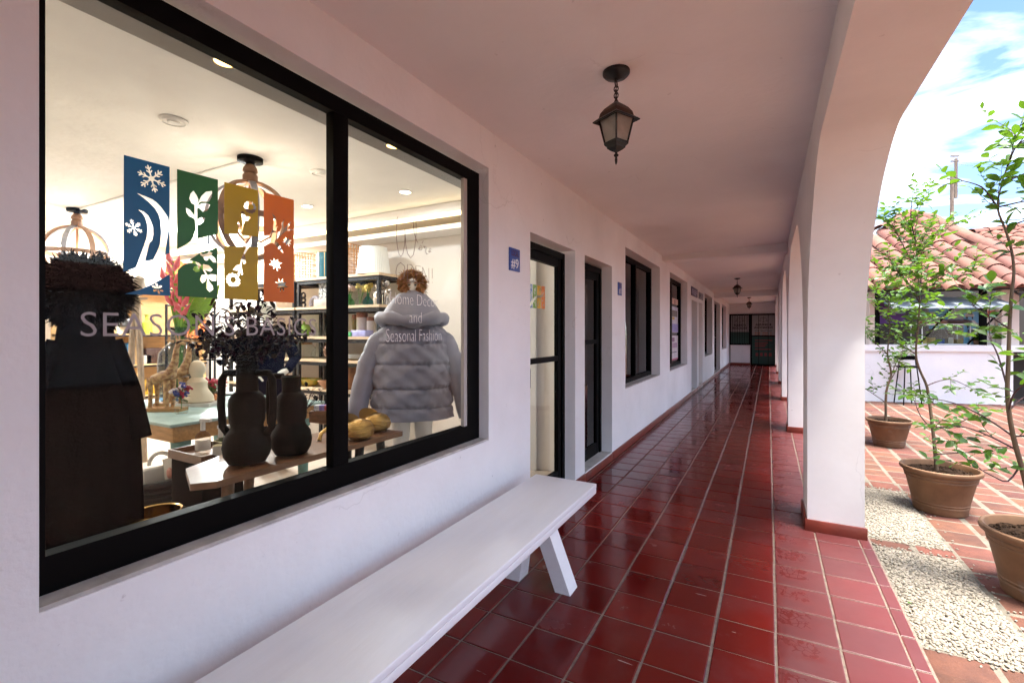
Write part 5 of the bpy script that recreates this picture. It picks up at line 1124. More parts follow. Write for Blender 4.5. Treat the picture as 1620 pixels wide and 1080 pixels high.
# rear wooden wall shelves with goods
wx0, wx1, wy0, wy1 = -7.95, -7.58, 2.45, 4.12
t = thing('wall_shelf', 'wooden wall shelves with warm lit boards at the rear left', 'shelving', (-7.75, 3.3, ZS)); M_ply = mat('warm_ply', (.62, .40, .18), .55, var=.2, vscale=4, stretch=(9, 1, 8))
part('back_panel', MB().box((wx0 - .03, wy0, ZS), (wx0, wy1, 2.1)), M_ply, t)
for z in (.55, .98, 1.40, 2.06): part('shelf', MB().box((wx0 + .001, wy0, z - .035), (wx1, wy1, z)), M_ply, t); part('edge_strip', MB().box((wx1, wy0, z - .036), (wx1 + .012, wy1, z - .012)), M_metal, t)
for y in (wy0, 3.22, wy1 - .03): part('upright', MB().box((wx0 + .002, y, ZS), (wx1 - .02, y + .03, 2.02)), M_ply, t)
def ws(px, z, x=-7.75): p = at_x(px, 500, x); return Vector((x, p.y, z + .001))
for i, (px, z, w, h, c, lab) in enumerate(((204, 1.40, .07, .10, (.72, .52, .08), 'yellow carton on the rear wooden shelf'), (193, 1.40, .09, .14, (.6, .55, .45), 'cream carton on the rear wooden shelf'), (205, .98, .06, .30, (.01, .13, .30), 'tall blue book on the rear shelf'), (240, .98, .10, .22, (.05, .02, .012), 'dark brown box on the rear shelf'), (222, .98, .10, .12, (.55, .50, .48), 'patterned white box on the rear shelf'), (228, .55, .12, .2, (.6, .35, .03), 'amber box on the lowest rear shelf'))):
    p = ws(px, z); solo('carton', MB().bbox(p + Vector((-.08, -w, 0)), p + Vector((.08, w, h)), .004), mat('carton_%d' % i, c, .6, var=.2, vscale=10), lab, 'box', tuple(p), 'boxes on the rear shelves')
p = ws(232, 1.40); put('soap_bottle', [(.06, 0), (.065, .02), (.065, .16), (.03, .19), (.018, .2), (.018, .27), (.04, .275), (.04, .28)], p, mat('olive_soap', (.28, .32, .04), .3), 'olive green soap bottle on the rear shelf', 'bottle')
p = ws(203, 1.40, -7.7) + Vector((.0, .0, .0)); put('black_dome', [(.12, .10), (.12, .11), (.11, .17), (.07, .22), (.001, .235)], p, M_dkcer, 'black dome shaped object on the rear shelf', 'dome')
# knitted hats on a high display
M_purple = mat('purple_knit', (.13, .06, .36), .9, bump=.5, bscale=80); M_orange = mat('orange_knit', (.72, .20, .06), .9, bump=.6, bscale=60)
def hat(p, r, m, label):
    t = thing('knit_hat', label, 'hat', p, 'knitted hats on stands'); mb = MB(); n = 40; vs = []; prof = [(r, 0), (r * 1.05, .04), (r * 1.04, .10), (r * .95, .17), (r * .7, .22), (r * .3, .245), (.001, .25)]
    for q, z in prof:
        for k in range(n): a = 2 * math.pi * k / n; rr = q * (1 + (.03 if k % 2 else -.03)); vs.append(p + Vector((rr * math.cos(a), rr * math.sin(a), z)))
    mb.add(vs, [(i * n + k, i * n + (k + 1) % n, (i + 1) * n + (k + 1) % n, (i + 1) * n + k) for i in range(len(prof) - 1) for k in range(n)]); part('crown', mb, m, t); part('cuff', MB().ring(p + Vector((0, 0, .03)), r * 1.03, .03, 32, 8), m, t)
    part('patch', MB().box(p + Vector((r * .9, -.03, .02)), p + Vector((r * 1.12, .03, .055)), ), mat('tan_patch', (.6, .35, .15), .6), t)
for i, (px, py, d, m, lab) in enumerate(((214, 447, 7.3, M_purple, 'purple knitted hat above the bird statue'), (205, 480, 7.4, M_purple, 'purple knitted hat lower, behind the bird statue'), (283, 438, 7.2, M_orange, 'orange knitted hat behind the red flowers'))):
    p = at_d(px, py, d); hat(p, .15, m, lab); solo('hat_stand', MB().cyl((p.x, p.y, ZS), (p.x, p.y, p.z + .02), .015).lathe([(.14, 0), (.14, .015), (.02, .03)], (p.x, p.y, ZS), 20), M_brass, ['thin stand under the upper purple hat', 'thin stand under the lower purple hat', 'thin stand under the orange hat'][i], 'stand', (p.x, p.y, ZS))
p = at_d(303, 520, 6.3); t = thing('knit_throw', 'orange knitted throw hanging on a rail in the shop', 'throw', (p.x, p.y, ZS)); 
mb = MB(); n = 24
for i in range(n):
    for j in range(10): pass
vs = []; W_, H_ = .34, .42
for j in range(11):
    for i in range(n + 1): vs.append(Vector((p.x + .03 * math.sin(i * 1.1) * (j / 10), p.y - W_ / 2 + W_ * i / n, p.z + .30 - H_ * j / 10)))
mb.add(vs, [(j * (n + 1) + i, j * (n + 1) + i + 1, (j + 1) * (n + 1) + i + 1, (j + 1) * (n + 1) + i) for j in range(10) for i in range(n)]); part('cloth', mb, M_orange, t); part('rail', MB().cyl((p.x, p.y - .3, p.z + .30), (p.x, p.y + .3, p.z + .30), .012), M_metal, t)
part('post', MB().cyl((p.x, p.y + .3, ZS), (p.x, p.y + .3, p.z + .31), .015).cyl((p.x, p.y - .3, ZS), (p.x, p.y - .3, p.z + .31), .015), M_metal, t)

# bird on a forked driftwood stand
p = at_d(216, 472, 4.9); M_bird = mat('carved_stone_bird', (.33, .27, .21), .9, var=.2, vscale=30, bump=.5, bscale=70); M_drift = mat('driftwood', (.33, .25, .18), .85, var=.3, vscale=12)
t = thing('bird_statue', 'grey carved bird statue on a forked wooden stand', 'statue', (p.x, p.y, ZS))
d = (RV * .8 - FV * .3).normalized()
part('body', MB().tube([p - d * .10 + Vector((0, 0, .02)), p - d * .06 + Vector((0, 0, .05)), p + Vector((0, 0, .085)), p + d * .035 + Vector((0, 0, .13)), p + d * .045 + Vector((0, 0, .165)), p + d * .05 + Vector((0, 0, .205)), p + d * .05 + Vector((0, 0, .235))], [.015, .05, .075, .072, .05, .046, .02], 16), M_bird, t)
part('beak', MB().cyl(p + d * .085 + Vector((0, 0, .205)), p + d * .13 + Vector((0, 0, .20)), .014, .002, 8), M_bird, t)
for s in (-.09, .06): part('leg', MB().tube([p + RV * 0.0, p + RV * s * .5 - Vector((0, 0, .4)), Vector((p.x, p.y, ZS)) + RV * s * 1.4], [.035, .03, .028], 8), M_drift, t)
part('perch', MB().box((p.x - .07, p.y - .07, p.z - .01), (p.x + .07, p.y + .07, p.z + .012)), M_drift, t)

# ------------------------------------------------------------------ aqua table with goods
tx0, tx1, ty0, ty1, tz = -4.65, -3.28, 1.58, 2.68, .85
M_aqua = mat('chipped_aqua_paint', (.40, .56, .54), .5, col2=(.30, .42, .40), vscale=8); M_honey = mat('honey_wood', (.50, .27, .10), .5, var=.3, vscale=6, stretch=(1, 8, 8)); M_aqd = mat('aqua_leg_paint', (.16, .32, .30), .5, var=.25, vscale=12)
t = thing('aqua_table', 'wooden table with chipped aqua top and turned legs', 'table', ((tx0 + tx1) / 2, (ty0 + ty1) / 2, ZS))
part('top', MB().bbox((tx0 - .03, ty0 - .03, tz - .022), (tx1 + .03, ty1 + .03, tz), .006), M_aqua, t)
part('apron', MB().bbox((tx0, ty0, tz - .125), (tx1, ty1, tz - .0225), .01), M_honey, t)
lp = [(.03, 0), (.035, .03), (.028, .06), (.035, .12), (.045, .35), (.05, .42), (.036, .45), (.05, .47), (.036, .50), (.042, .53), (.03, .56), (.055, .58), (.058, .645)]
for x in (tx0 + .09, tx1 - .09):
    for y in (ty0 + .09, ty1 - .09): part('leg', MB().lathe(lp, (x, y, ZS), 18), M_aqd, t)
# carved giraffes
M_gir = mat('giraffe_wood', (.60, .40, .19), .6, col2=(.30, .15, .07), vscale=48, detail=0)
def giraffe(px, label, y, s):
    p0 = at_y(px, 642, y); p = Vector((p0.x, y, tz + .001)); d = RV; t = thing('giraffe_figure', label, 'figurine', p, 'carved giraffes')
    part('plinth', MB().obox(p - d * .15 * s - FV * .05, d * .30 * s, FV * .10, Vector((0, 0, .025))), M_honey, t); b = p + Vector((0, 0, .025)); Z = Vector((0, 0, 1))
    bm_ = bpy.data.meshes.new('body'); pts = [b + d * -.07 * s + Z * .20 * s, b + d * .0 + Z * .225 * s, b + d * .055 * s + Z * .245 * s, b + d * .085 * s + Z * .33 * s, b + d * .10 * s + Z * .43 * s, b + d * .115 * s + Z * .475 * s, b + d * .155 * s + Z * .462 * s]
    q = MB().tube(pts, [.034 * s, .042 * s, .041 * s, .024 * s, .017 * s, .021 * s, .011 * s], 14)
    for lx, sd in ((-.075, -.025), (-.065, .025), (.045, -.025), (.055, .025)): q.tube([b + d * lx * s + FV * sd * s + Z * .20 * s, b + d * (lx + .003) * s + FV * sd * s + Z * .10 * s, b + d * lx * s + FV * sd * s], [.020 * s, .013 * s, .014 * s], 10)
    for sd in (-1, 1): q.tube([b + d * .11 * s + FV * .012 * sd + Z * .49 * s, b + d * .105 * s + FV * .02 * sd + Z * .525 * s], .006 * s, 6); q.tube([b + d * .095 * s + FV * .02 * sd + Z * .48 * s, b + d * .06 * s + FV * .05 * sd + Z * .488 * s], [.012 * s, .004 * s], 6)
    q.tube([b + d * -.11 * s + Z * .21 * s, b + d * -.125 * s + Z * .12 * s], [.008 * s, .005 * s], 6)
    part('body', q, M_gir, t)
giraffe(258, 'carved wooden giraffe in front, standing on the aqua table', 1.80, 1.0); giraffe(280, 'carved wooden giraffe standing behind the first one', 1.98, 1.0)
# bust, books, flower vases
p = at_z(312, 641, tz); M_bust = mat('cream_plaster_bust', (.72, .63, .48), .7, bump=.2)
solo('book', MB().obox(p - RV * .17 - FV * .09 + Vector((0, 0, .001)), RV * .32, FV * .2, Vector((0, 0, .024))), mat('book_cover', (.68, .64, .60), .5, var=.2, vscale=9), 'white book lying under the cream bust', 'book', tuple(p))
bp_ = p + Vector((0, 0, .026))
solo('bust_figure', MB().lathe([(.10, 0), (.115, .01), (.11, .05), (.085, .085), (.07, .11), (.068, .14), (.072, .16), (.05, .185), (.038, .195), (.045, .21), (.058, .24), (.058, .27), (.045, .305), (.02, .325), (.001, .328)], bp_, 28, 1.1, .7, YAW), M_bust, 'cream abstract bust figure on the white book', 'figurine', tuple(bp_))
M_red = mat('crimson_petal', (.42, .03, .06), .6, rnd=.3); M_blu = mat('blue_petal', (.06, .08, .30), .6, rnd=.3); M_whp = mat('white_petal', (.75, .68, .68), .6); M_lfd = mat('olive_leaf', (.10, .12, .03), .6, rnd=.3); M_cop = mat('copper_glass', (.50, .20, .08), .15, .6)
def posy(px, py, lab, vm, prof, cols, h, n=26, r=.07):
    p = at_z(px, py, tz) + Vector((0, 0, .002)); t = thing('flower_vase', lab, 'vase', p, 'posies on the aqua table'); part('vessel', MB().lathe(prof, p, 20), vm, t); st = MB(); lf = MB()
    blo = [MB() for _ in cols]
    for i in range(n):
        q = p + Vector((random.gauss(0, r * .6), random.gauss(0, r * .6), h + random.uniform(-.035, .04))); st.tube([p + Vector((0, 0, .03)), p + Vector((0, 0, h * .6)), q], .0025, 5)
        for _ in range(7): blo[i % len(cols)].ball(q + Vector((random.gauss(0, .009), random.gauss(0, .009), random.gauss(0, .008))), .0085, 5, 4)
        dd = Vector((random.gauss(0, 1), random.gauss(0, 1), random.uniform(-.4, .5))).normalized(); y = Vector((0, 0, 1)).cross(dd).normalized(); m4 = (Matrix((dd, y, dd.cross(y))).transposed() * .06).to_4x4(); m4.translation = p + Vector((0, 0, h * random.uniform(.55, .95))); lf.add([m4 @ Vector(v) for v in LEAVES[1][0]], LEAVES[1][1])
    part('stem', st, M_stem, t); part('foliage', lf, M_lfd, t)
    for b_, m in zip(blo, cols): part('blossom', b_, m, t)
posy(287, 654, 'small clear vase with red, white and blue flowers on the table corner', M_clear, [(.035, 0), (.04, .005), (.042, .06), (.03, .08), (.015, .09), (.02, .10)], (M_red, M_blu, M_whp), .165, 16, .045)
posy(337, 637, 'round copper vase with crimson flowers on the aqua table', M_cop, [(.035, 0), (.06, .02), (.062, .05), (.04, .075), (.03, .08)], (M_red,), .15)
# tall blue vase with heliconia
p = Vector((-4.37, 2.15, tz + .002)); hp = thing('tall_vase', 'tall blue grey glass vase with red and green heliconia', 'vase', p); M_bvase = glass_mat('blue_grey_glass', (.45, .55, .66), 1.5)
part('vessel', MB().lathe([(.12, 0), (.14, .02), (.15, .30), (.14, .40), (.09, .46), (.06, .49), (.055, .58), (.085, .615)], p, 28), M_bvase, hp)
M_hel = mat('heliconia_red', (.62, .05, .10), .45, col2=(.75, .22, .22), vscale=25); M_heg = mat('heliconia_green', (.20, .40, .04), .5, var=.3, vscale=10)
for i, (du, dz, l) in enumerate(((-.05, 1.02, .0), (.0, 1.16, .0), (.06, .95, .0), (.10, 1.1, 0))):
    b = p + Vector((0, 0, .1)); tip = p + RV * du * 1.6 + FV * random.uniform(-.08, .08) + Vector((0, 0, dz)); part('stem', MB().tube([b, p + RV * du * .4 + Vector((0, 0, .6)), tip], [.012, .012, .008], 8), M_heg, hp)
    mb = MB(); ax = (tip - p - Vector((0, 0, .6))).normalized(); sd = RV
    for k in range(6):
        c = tip - ax * (.05 * k); s = 1 if k % 2 else -1; e = c + sd * s * (.045 + .008 * k) + Vector((0, 0, .10)); mb.tube([c - ax * .03, c + sd * s * .03 + Vector((0, 0, .02)), e], [.012, .024, .003], 8)
    part('bract', mb, M_hel if i != 3 else M_heg, hp)
for i, (du, dz) in enumerate(((-.02, 1.15), (.10, 1.05), (.16, .95))):
    c = p + RV * du * .5 + Vector((0, 0, .55)); dd = (RV * du * 2 + Vector((0, 0, .55))).normalized(); y = (FV * 1).cross(dd).normalized(); mb = MB(); vs, fs = leaf_geo(.50, .05, .3, -.05); m4 = Matrix((dd, y, dd.cross(y))).transposed().to_4x4(); m4.translation = c; mb.add([m4 @ Vector(v) for v in vs], fs); part('leaf', mb, M_heg, hp)
# little test-tube stands and bottles on the table back
for i, px in enumerate((330, 352)):
    p = at_z(px, 632, tz) + Vector((-.25, .15, .002)); p.z = tz + .002; t = thing('tube_stand', ['black rod stand with hanging glass tube, left of two', 'black rod stand with hanging glass tube, right of two'][i], 'stand', p, 'rod stands with glass tubes'); part('rod', MB().cyl(p, p + Vector((0, 0, .42)), .009), M_black, t); part('foot', MB().box(p - Vector((.05, .05, 0)), p + Vector((.05, .05, .012))), M_black, t)
    part('arm', MB().cyl(p + Vector((0, 0, .32)) - RV * .08, p + Vector((0, 0, .32)) + RV * .08, .006), M_black, t); part('tube', MB().lathe([(.012, .06), (.022, .07), (.025, .12), (.014, .24), (.016, .31)], p + RV * .065, 14), M_clear, t)

# ------------------------------------------------------------------ low window table with vases
ltz = .81; M_lt = mat('walnut_table', (.23, .105, .05), .35, var=.3, vscale=3, stretch=(10, 1.2, 9))
t = thing('window_table', 'long low walnut table with clipped corner behind the glass', 'table', (-2.12, 1.65, ZS))
part('top', MB().poly_prism([(-1.99, 1.12, ltz - .028), (-1.99, 2.24, ltz - .028), (-2.42, 2.24, ltz - .028), (-2.42, 1.42, ltz - .028), (-2.30, 1.16, ltz - .028), (-2.05, 1.05, ltz - .028)], (0, 0, .028)), M_lt, t, angle=20)
for x, y, dx, dy in ((-2.08, 1.22, .02, -.03), (-2.36, 1.5, -.02, -.03), (-2.08, 2.14, .02, .03), (-2.36, 2.14, -.02, .03), (-2.08, 1.98, .03, -.1)): part('leg', MB().cyl((x, y, ltz - .028), (x + dx, y + dy, ZS), .026, .018, 10), M_metal if y > 1.9 else M_wood_d, t)
M_vase = mat('dark_moss_ceramic', (.0075, .0058, .0035), .6, spec=.12, var=.4, vscale=14, bump=.25, bscale=60)
def jug(p, s, label, handles, neck):
    t = thing('gourd_vase', label, 'vase', p, 'dark double gourd vases')
    pr = [(.05, 0), (.08, .008), (.098, .04), (.104, .08), (.096, .125), (.072, .16), (.068, .175), (.076, .20), (.079, .27), (.076, .30), (.062, .325), (.048, .335), (.046, .35)] + neck
    part('vessel', MB().lathe([(r * s, z * s) for r, z in pr], p, 32), M_vase, t)
    for s_ in handles:
        e = RV * s_
        part('handle', MB().tube([p + e * .045 * s + Vector((0, 0, .42 * s)), p + e * .10 * s + Vector((0, 0, .42 * s)), p + e * .118 * s + Vector((0, 0, .39 * s)), p + e * .122 * s + Vector((0, 0, .27 * s)), p + e * .115 * s + Vector((0, 0, .17 * s)), p + e * .088 * s + Vector((0, 0, .135 * s))], .017 * s, 10), M_vase, t)
    return t
v1 = at_z(391, 732, ltz) + Vector((0, 0, .001)); v2 = at_z(461, 718, ltz) + Vector((0, 0, .001))
jug(v1, 1.0, 'tall dark gourd vase with two handles holding dark foliage', (-1, 1), [(.046, .44), (.050, .45), (.044, .46), (.044, .475), (.05, .48), (.045, .49), (.05, .505), (.048, .51), (.040, .505), (.038, .42)])
jug(v2, .93, 'shorter dark gourd vase beside the tall one', (-1,), [(.046, .37), (.05, .42), (.045, .422), (.04, .36)])
# dried dark foliage
def bouquet(base, label, n, size, hgt, mats, leaf, seed, tilt=Vector((0, 0, 0))):
    rnd = random.Random(seed); t = thing('dried_foliage', label, 'foliage', base); st = MB(); L3 = [MB() for _ in mats]
    for i in range(n):
        d = Vector((rnd.gauss(0, .8), rnd.gauss(0, .8), .75)).normalized() + tilt; l = hgt * rnd.uniform(.55, 1.05); pts = [base]; q = base.copy(); dd = d.normalized()
        for k in range(5): dd = (dd + Vector((rnd.gauss(0, .14), rnd.gauss(0, .14), -.04))).normalized(); q = q + dd * l / 5; pts.append(q.copy())
        st.tube(pts, [.003, .0028, .0024, .002, .0016, .001], 5)
        for k in range(int(size)):
            u = rnd.uniform(1.2, 5); a = min(int(u), 4); c = pts[a].lerp(pts[a + 1], u - a) + Vector((rnd.gauss(0, .02), rnd.gauss(0, .02), rnd.gauss(0, .02))); e = Vector((rnd.gauss(0, 1), rnd.gauss(0, 1), rnd.gauss(.2, .8))).normalized(); y = Vector((0, 0, 1)).cross(e); y = y.normalized() if y.length > .05 else Vector((1, 0, 0)); m4 = (Matrix((e, y, e.cross(y))).transposed() * leaf * rnd.uniform(.6, 1.4)).to_4x4(); m4.translation = c
            L3[rnd.randrange(len(mats))].add([m4 @ Vector(v) for v in LEAVES[k % 3][0]], LEAVES[k % 3][1])
    part('stem', st, M_twig, t)
    for b_, m in zip(L3, mats): part('leaves', b_, m, t, kind='stuff')
M_dp = mat('dark_plum_leaf', (.030, .006, .014), .8, spec=.1, rnd=.4); M_db2 = mat('black_leaf', (.008, .006, .012), .8, spec=.1, rnd=.3); M_bz = mat('bronze_leaf', (.06, .035, .015), .6, rnd=.4)
bouquet(v1 + Vector((0, 0, .48)), 'bushy dark plum dried foliage in the tall gourd vase', 34, 44, .33, (M_dp, M_db2, M_bz, M_db2), .035, 3)
bouquet(v2 + Vector((0, 0, .20)) + Vector((-.05, .12, 0)), 'thin dark sprig behind the shorter gourd vase', 7, 9, .17, (M_db2,), .028, 9)
# gold fruit bowls and leaf
for i, (px, py, r, lab) in enumerate(((568, 697, .085, 'gold textured fruit bowl half behind the mullion'), (597, 684, .082, 'gold textured fruit bowl at the right end of the table'))):
    p = at_z(px, py, ltz) + Vector((-.03, .03, .001)); t = thing('gold_bowl', lab, 'bowl', p, 'gold fruit bowls'); mb = MB(); n = 40; vs = []; prof = [(.3, 0), (.62, .06), (.92, .35), (1, .75), (.93, 1.1), (.72, 1.42), (.4, 1.6), (.05, 1.66)]
    for q, z in prof:
        for k in range(n): a = 2 * math.pi * k / n; rr = q * r * (1 + random.uniform(-.012, .012) + .012 * math.sin(9 * a + z * 3)); vs.append(p + Vector((rr * math.cos(a), rr * math.sin(a), z * r * .82)))
    mb.add(vs, [(i_ * n + k, i_ * n + (k + 1) % n, (i_ + 1) * n + (k + 1) % n, (i_ + 1) * n + k) for i_ in range(len(prof) - 1) for k in range(n)] + [tuple(range(n - 1, -1, -1)), tuple((len(prof) - 1) * n + k for k in range(n))]); part('shell', mb, M_gold, t)
    lid = MB(); c = p + Vector((-.06 if i else -.07, -.02, r * 1.15)); lid.add([c + RV * (r * .75 * math.cos(a_ * .314)) + Vector((0, 0, r * .62 * math.sin(a_ * .314))) + FV * .02 * math.cos(a_ * .628) for a_ in range(20)], [tuple(range(20))]); part('opening_leaf', lid, M_brass, t)
p = at_z(505, 697, ltz) + Vector((0, 0, .001)); solo('gold_sprig', MB().tube([p, p + Vector((-.01, .02, .035)), p + Vector((-.03, .08, .05)), p + Vector((-.05, .16, .09)), p + Vector((-.04, .22, .13))], [.012, .011, .012, .010, .006], 8), M_gold, 'curved gold stem ornament on the walnut table', 'ornament', tuple(p))
# card box behind
p = at_z(515, 672, ltz) + Vector((-.06, .06, .001)); t = thing('card_box', 'red brown wooden box filled with patterned cards', 'box', p); part('box', MB().box(p - RV * .11 - FV * .0, p + RV * .12 + FV * .10 + Vector((0, 0, .001))).obox(p - RV * .12, RV * .24, FV * .11, Vector((0, 0, .075))), M_wood_d, t)
for i in range(6): part('card', MB().obox(p - RV * (.10 - .036 * i) + FV * .03, RV * .034, FV * .05, Vector((0, 0, .11))), mat('card_%d' % (i % 3), [(.6, .6, .65), (.25, .2, .5), (.55, .1, .1)][i % 3], .6, var=.4, vscale=40), t)
# tray with spray bottles on a pedestal
p = at_z(334, 722, .77); t = thing('wooden_tray', 'open wooden tray with spray bottles beside the walnut table', 'tray', (p.x - .1, p.y + .1, .74)); c = Vector((p.x - .14, p.y + .06, .74))
part('base', MB().box(c + Vector((-.16, -.12, 0)), c + Vector((.16, .12, .015))), M_wood_d, t)
for a, b_ in (((-.16, -.12), (.16, -.108)), ((-.16, .108), (.16, .12)), ((-.16, -.108), (-.148, .108)), ((.148, -.108), (.16, .108))): part('side', MB().box(c + Vector((*a, .015)), c + Vector((*b_, .045))), M_wood_d, t)
solo('pedestal', MB().bbox(c + Vector((-.15, -.11, ZS - .74)), c + Vector((.15, .11, -.001)), .006), mat('matte_dark_board', (.012, .010, .009), .95, spec=.05), 'dark square pedestal under the wooden tray', 'pedestal', (c.x, c.y, ZS))
for i, (px, py, h, col) in enumerate(((321, 718, .13, (.72, .66, .60)), (349, 724, .11, (.55, .50, .38)))):
    b = at_z(px, py, .757); t = thing('spray_bottle', ['white labelled spray bottle in the wooden tray', 'amber tinted pump bottle in front of the tray'][i], 'bottle', b, 'bottles in the tray'); part('body', MB().lathe([(.032, 0), (.036, .006), (.036, h * .75), (.03, h * .86), (.014, h * .95), (.014, h)], b, 18), glass_mat('bottle_tint_%d' % i, col), t); part('label', MB().lathe([(.0365, h * .2), (.0365, h * .62)], b, 18), M_cer, t)
    part('pump', MB().cyl(b + Vector((0, 0, h)), b + Vector((0, 0, h + .05)), .012).obox(b + Vector((-.012, -.012, h + .045)), RV * .055, FV * .024, Vector((0, 0, .018))), M_white, t)

# floor things: gold pot, basket, mats
p = at_d(247, 807, 2.15); put('gold_floor_pot', [(.10, ZS - p.z), (.17, ZS - p.z + .1), (.19, -.22), (.17, -.08), (.115, -.012), (.105, -.004), (.10, 0), (.092, -.004), (.09, -.10)], p, mat('polished_gold', (.60, .40, .16), .18, 1.), 'large gold floor pot with wide round mouth', 'pot', 40)
p = at_d(250, 808, 3.15); M_rope = mat('charcoal_rope', (.035, .03, .03), .9, bump=.6, bscale=90); t = thing('rope_basket', 'charcoal woven rope basket on the shop floor', 'basket', (p.x, p.y, ZS)); 
k_ = 0
for z in range(9): part('coil', MB().ring((p.x, p.y, ZS + .03 + .042 * z), .18 + .003 * z, .023, 30, 8), M_rope, t)
p2 = Vector((p.x + .05, p.y, ZS + .40)); t = thing('white_tote', 'cream rope handled tote standing in the basket', 'tote', p2); part('bag', MB().bbox(p2 + Vector((-.03, -.12, -.12)), p2 + Vector((.03, .12, .06)), .02), M_cer, t); part('handle', MB().tube(arc(p2 + Vector((0, 0, .06)), .085, 0, 180, 14, RV, (0, 0, 1)), .012, 8), M_cer, t)
p3 = p2 + Vector((.08, -.02, -.02)); t = thing('brush_packet', 'white packet with a pink brush leaning on the basket', 'packet', p3); part('card', MB().obox(p3, RV * .09 + Vector((0, 0, .03)), FV * .01, Vector((-.03, 0, .13))), M_cer, t); part('brush', MB().ball(p3 + RV * .04 - FV * .012 + Vector((0, 0, .05)), .03, 12, 8, (1, .5, 1.2)), mat('rose_brush', (.55, .25, .2), .5), t)
solo('woven_mat', MB().lathe([(.26, 0), (.26, .012), (.001, .014)], (-2.95, 1.15, ZS + .001), 40), mat('striped_straw', (.42, .28, .14), .9, var=.4, vscale=25), 'round woven straw mat on the shop floor', 'mat', (-2.95, 1.15, ZS))

# ------------------------------------------------------------------ mannequins
def fur(mb, pts, n, ln, rnd, down=.3):
    for _ in range(n):
        c, nr = rnd.choice(pts); d = (nr + Vector((rnd.gauss(0, .45), rnd.gauss(0, .45), rnd.gauss(-down, .35)))).normalized(); u = d.orthogonal().normalized() * .0035; u.rotate(Matrix.Rotation(rnd.uniform(0, 6.28), 3, d)); c = c + Vector((rnd.gauss(0, .012), rnd.gauss(0, .012), rnd.gauss(0, .012))); m = c + d * ln * .6 + Vector((0, 0, -ln * .1)); mb.add([c - u, c + u, m + u * .7, c + d * ln * rnd.uniform(.8, 1.3) + Vector((0, 0, -ln * .25)), m - u * .7], [(0, 1, 2, 4), (4, 2, 3)])
M_puf = mat('lilac_puffer', (.25, .245, .32), .55, var=.08, vscale=8, bump=.7, bscale=11, sheen=.2); M_man = mat('mannequin_white', (.80, .76, .72), .45); M_fbr = mat('brown_fur', (.42, .20, .085), .9, spec=.1, rnd=.45); M_fbk = mat('black_fur', (.005, .004, .004), 1., spec=0., rnd=.3); M_coat = mat('black_wool_coat', (.004, .0035, .004), 1., spec=0., bump=.3, bscale=80)
mp_ = Vector((-2.22, 2.60, ZS)); t = thing('jacket_mannequin', 'mannequin in a lilac puffer jacket with brown fur hood', 'mannequin', mp_); FA = (EYE - mp_); FA.z = 0; FA.normalize(); SA = Vector((-FA.y, FA.x, 0))   # FA towards the glass, SA sideways
def ell(c, a, b_, z, n=40, wob=0):
    return [Vector((c.x, c.y, 0)) + SA * (a * math.cos(2 * math.pi * k / n)) + FA * (b_ * math.sin(2 * math.pi * k / n)) + Vector((0, 0, z + wob * math.sin(k * 2.7))) for k in range(n)]
z0, z1 = .82, 1.50; secs = [(.82, .265), (.915, .262), (1.05, .255), (1.20, .252), (1.345, .240), (1.42, .215), (1.47, .17), (1.50, .13)]
vs = []; rows = []; n = 150; seams = [.905, 1.035, 1.20, 1.345, 1.475]
steps = 130
for i in range(steps + 1):
    z = z0 + (z1 - z0) * i / steps
    for (a0, w0), (a1, w1) in zip(secs[:-1], secs[1:]):
        if a0 <= z <= a1 + 1e-6: w = w0 + (w1 - w0) * (z - a0) / (a1 - a0)
    ds = min(abs(z - s) for s in seams); puff = .024 * min(1, ds / .026) ** .35
    for k in range(n):
        a = 2 * math.pi * k / n; wr = .005 * math.sin(7 * a + z * 40) + .003 * math.sin(13 * a - z * 61) + .0045 * math.sin(34 * a + 3 * math.sin(5 * a + 20 * z)) * math.exp(-(ds / .03) ** 2)
        vs.append(Vector((mp_.x, mp_.y, z)) + SA * ((w + puff + wr) * math.cos(a)) + FA * (((w * .62) + puff + wr) * math.sin(a)))
fs = [(i * n + k, i * n + (k + 1) % n, (i + 1) * n + (k + 1) % n, (i + 1) * n + k) for i in range(steps) for k in range(n)] + [tuple(range(n - 1, -1, -1)), tuple(steps * n + k for k in range(n))]
part('jacket_body', MB().add(vs, fs), M_puf, t, angle=75)
for s in (-1, 1):
    pts = []; rs = []
    KN = [mp_ + SA * (.12 * s) + Vector((0, 0, 1.325)), mp_ + SA * (.225 * s) + Vector((0, 0, 1.265)), mp_ + SA * (.295 * s) + Vector((0, 0, 1.12)), mp_ + SA * (.345 * s) + FA * .02 + Vector((0, 0, .93)), mp_ + SA * (.385 * s) + FA * .05 + Vector((0, 0, .74))]
    for i in range(41):
        u = i / 40; k4 = min(3, int(u * 4)); q = KN[k4].lerp(KN[k4 + 1], u * 4 - k4); pts.append(q); m = (u * 5.0) % 1; base = .092 - .026 * u; rs.append(base * (.90 + .07 * math.sqrt(max(0, math.sin(math.pi * m)))))
    part('sleeve', MB().tube(pts, rs, 22), M_puf, t, angle=75)
    part('leg', MB().tube([mp_ + SA * (.075 * s) + Vector((0, 0, .9)), mp_ + SA * (.08 * s) + Vector((0, 0, .52)), mp_ + SA * (.08 * s) + Vector((0, 0, .03))], [.075, .055, .038], 16), M_man, t)
part('base_plate', MB().lathe([(.19, 0), (.19, .012), (.001, .014)], mp_ + Vector((0, 0, .001)), 32), M_chrome, t)
part('hood', MB().lathe([(.20, 1.475), (.225, 1.50), (.222, 1.53), (.195, 1.57), (.17, 1.61), (.138, 1.65), (.10, 1.69), (.055, 1.715), (.001, 1.722)], (mp_.x, mp_.y, 0), 40, 1.0, .85, math.atan2(SA.y, SA.x)), M_puf, t, angle=75)
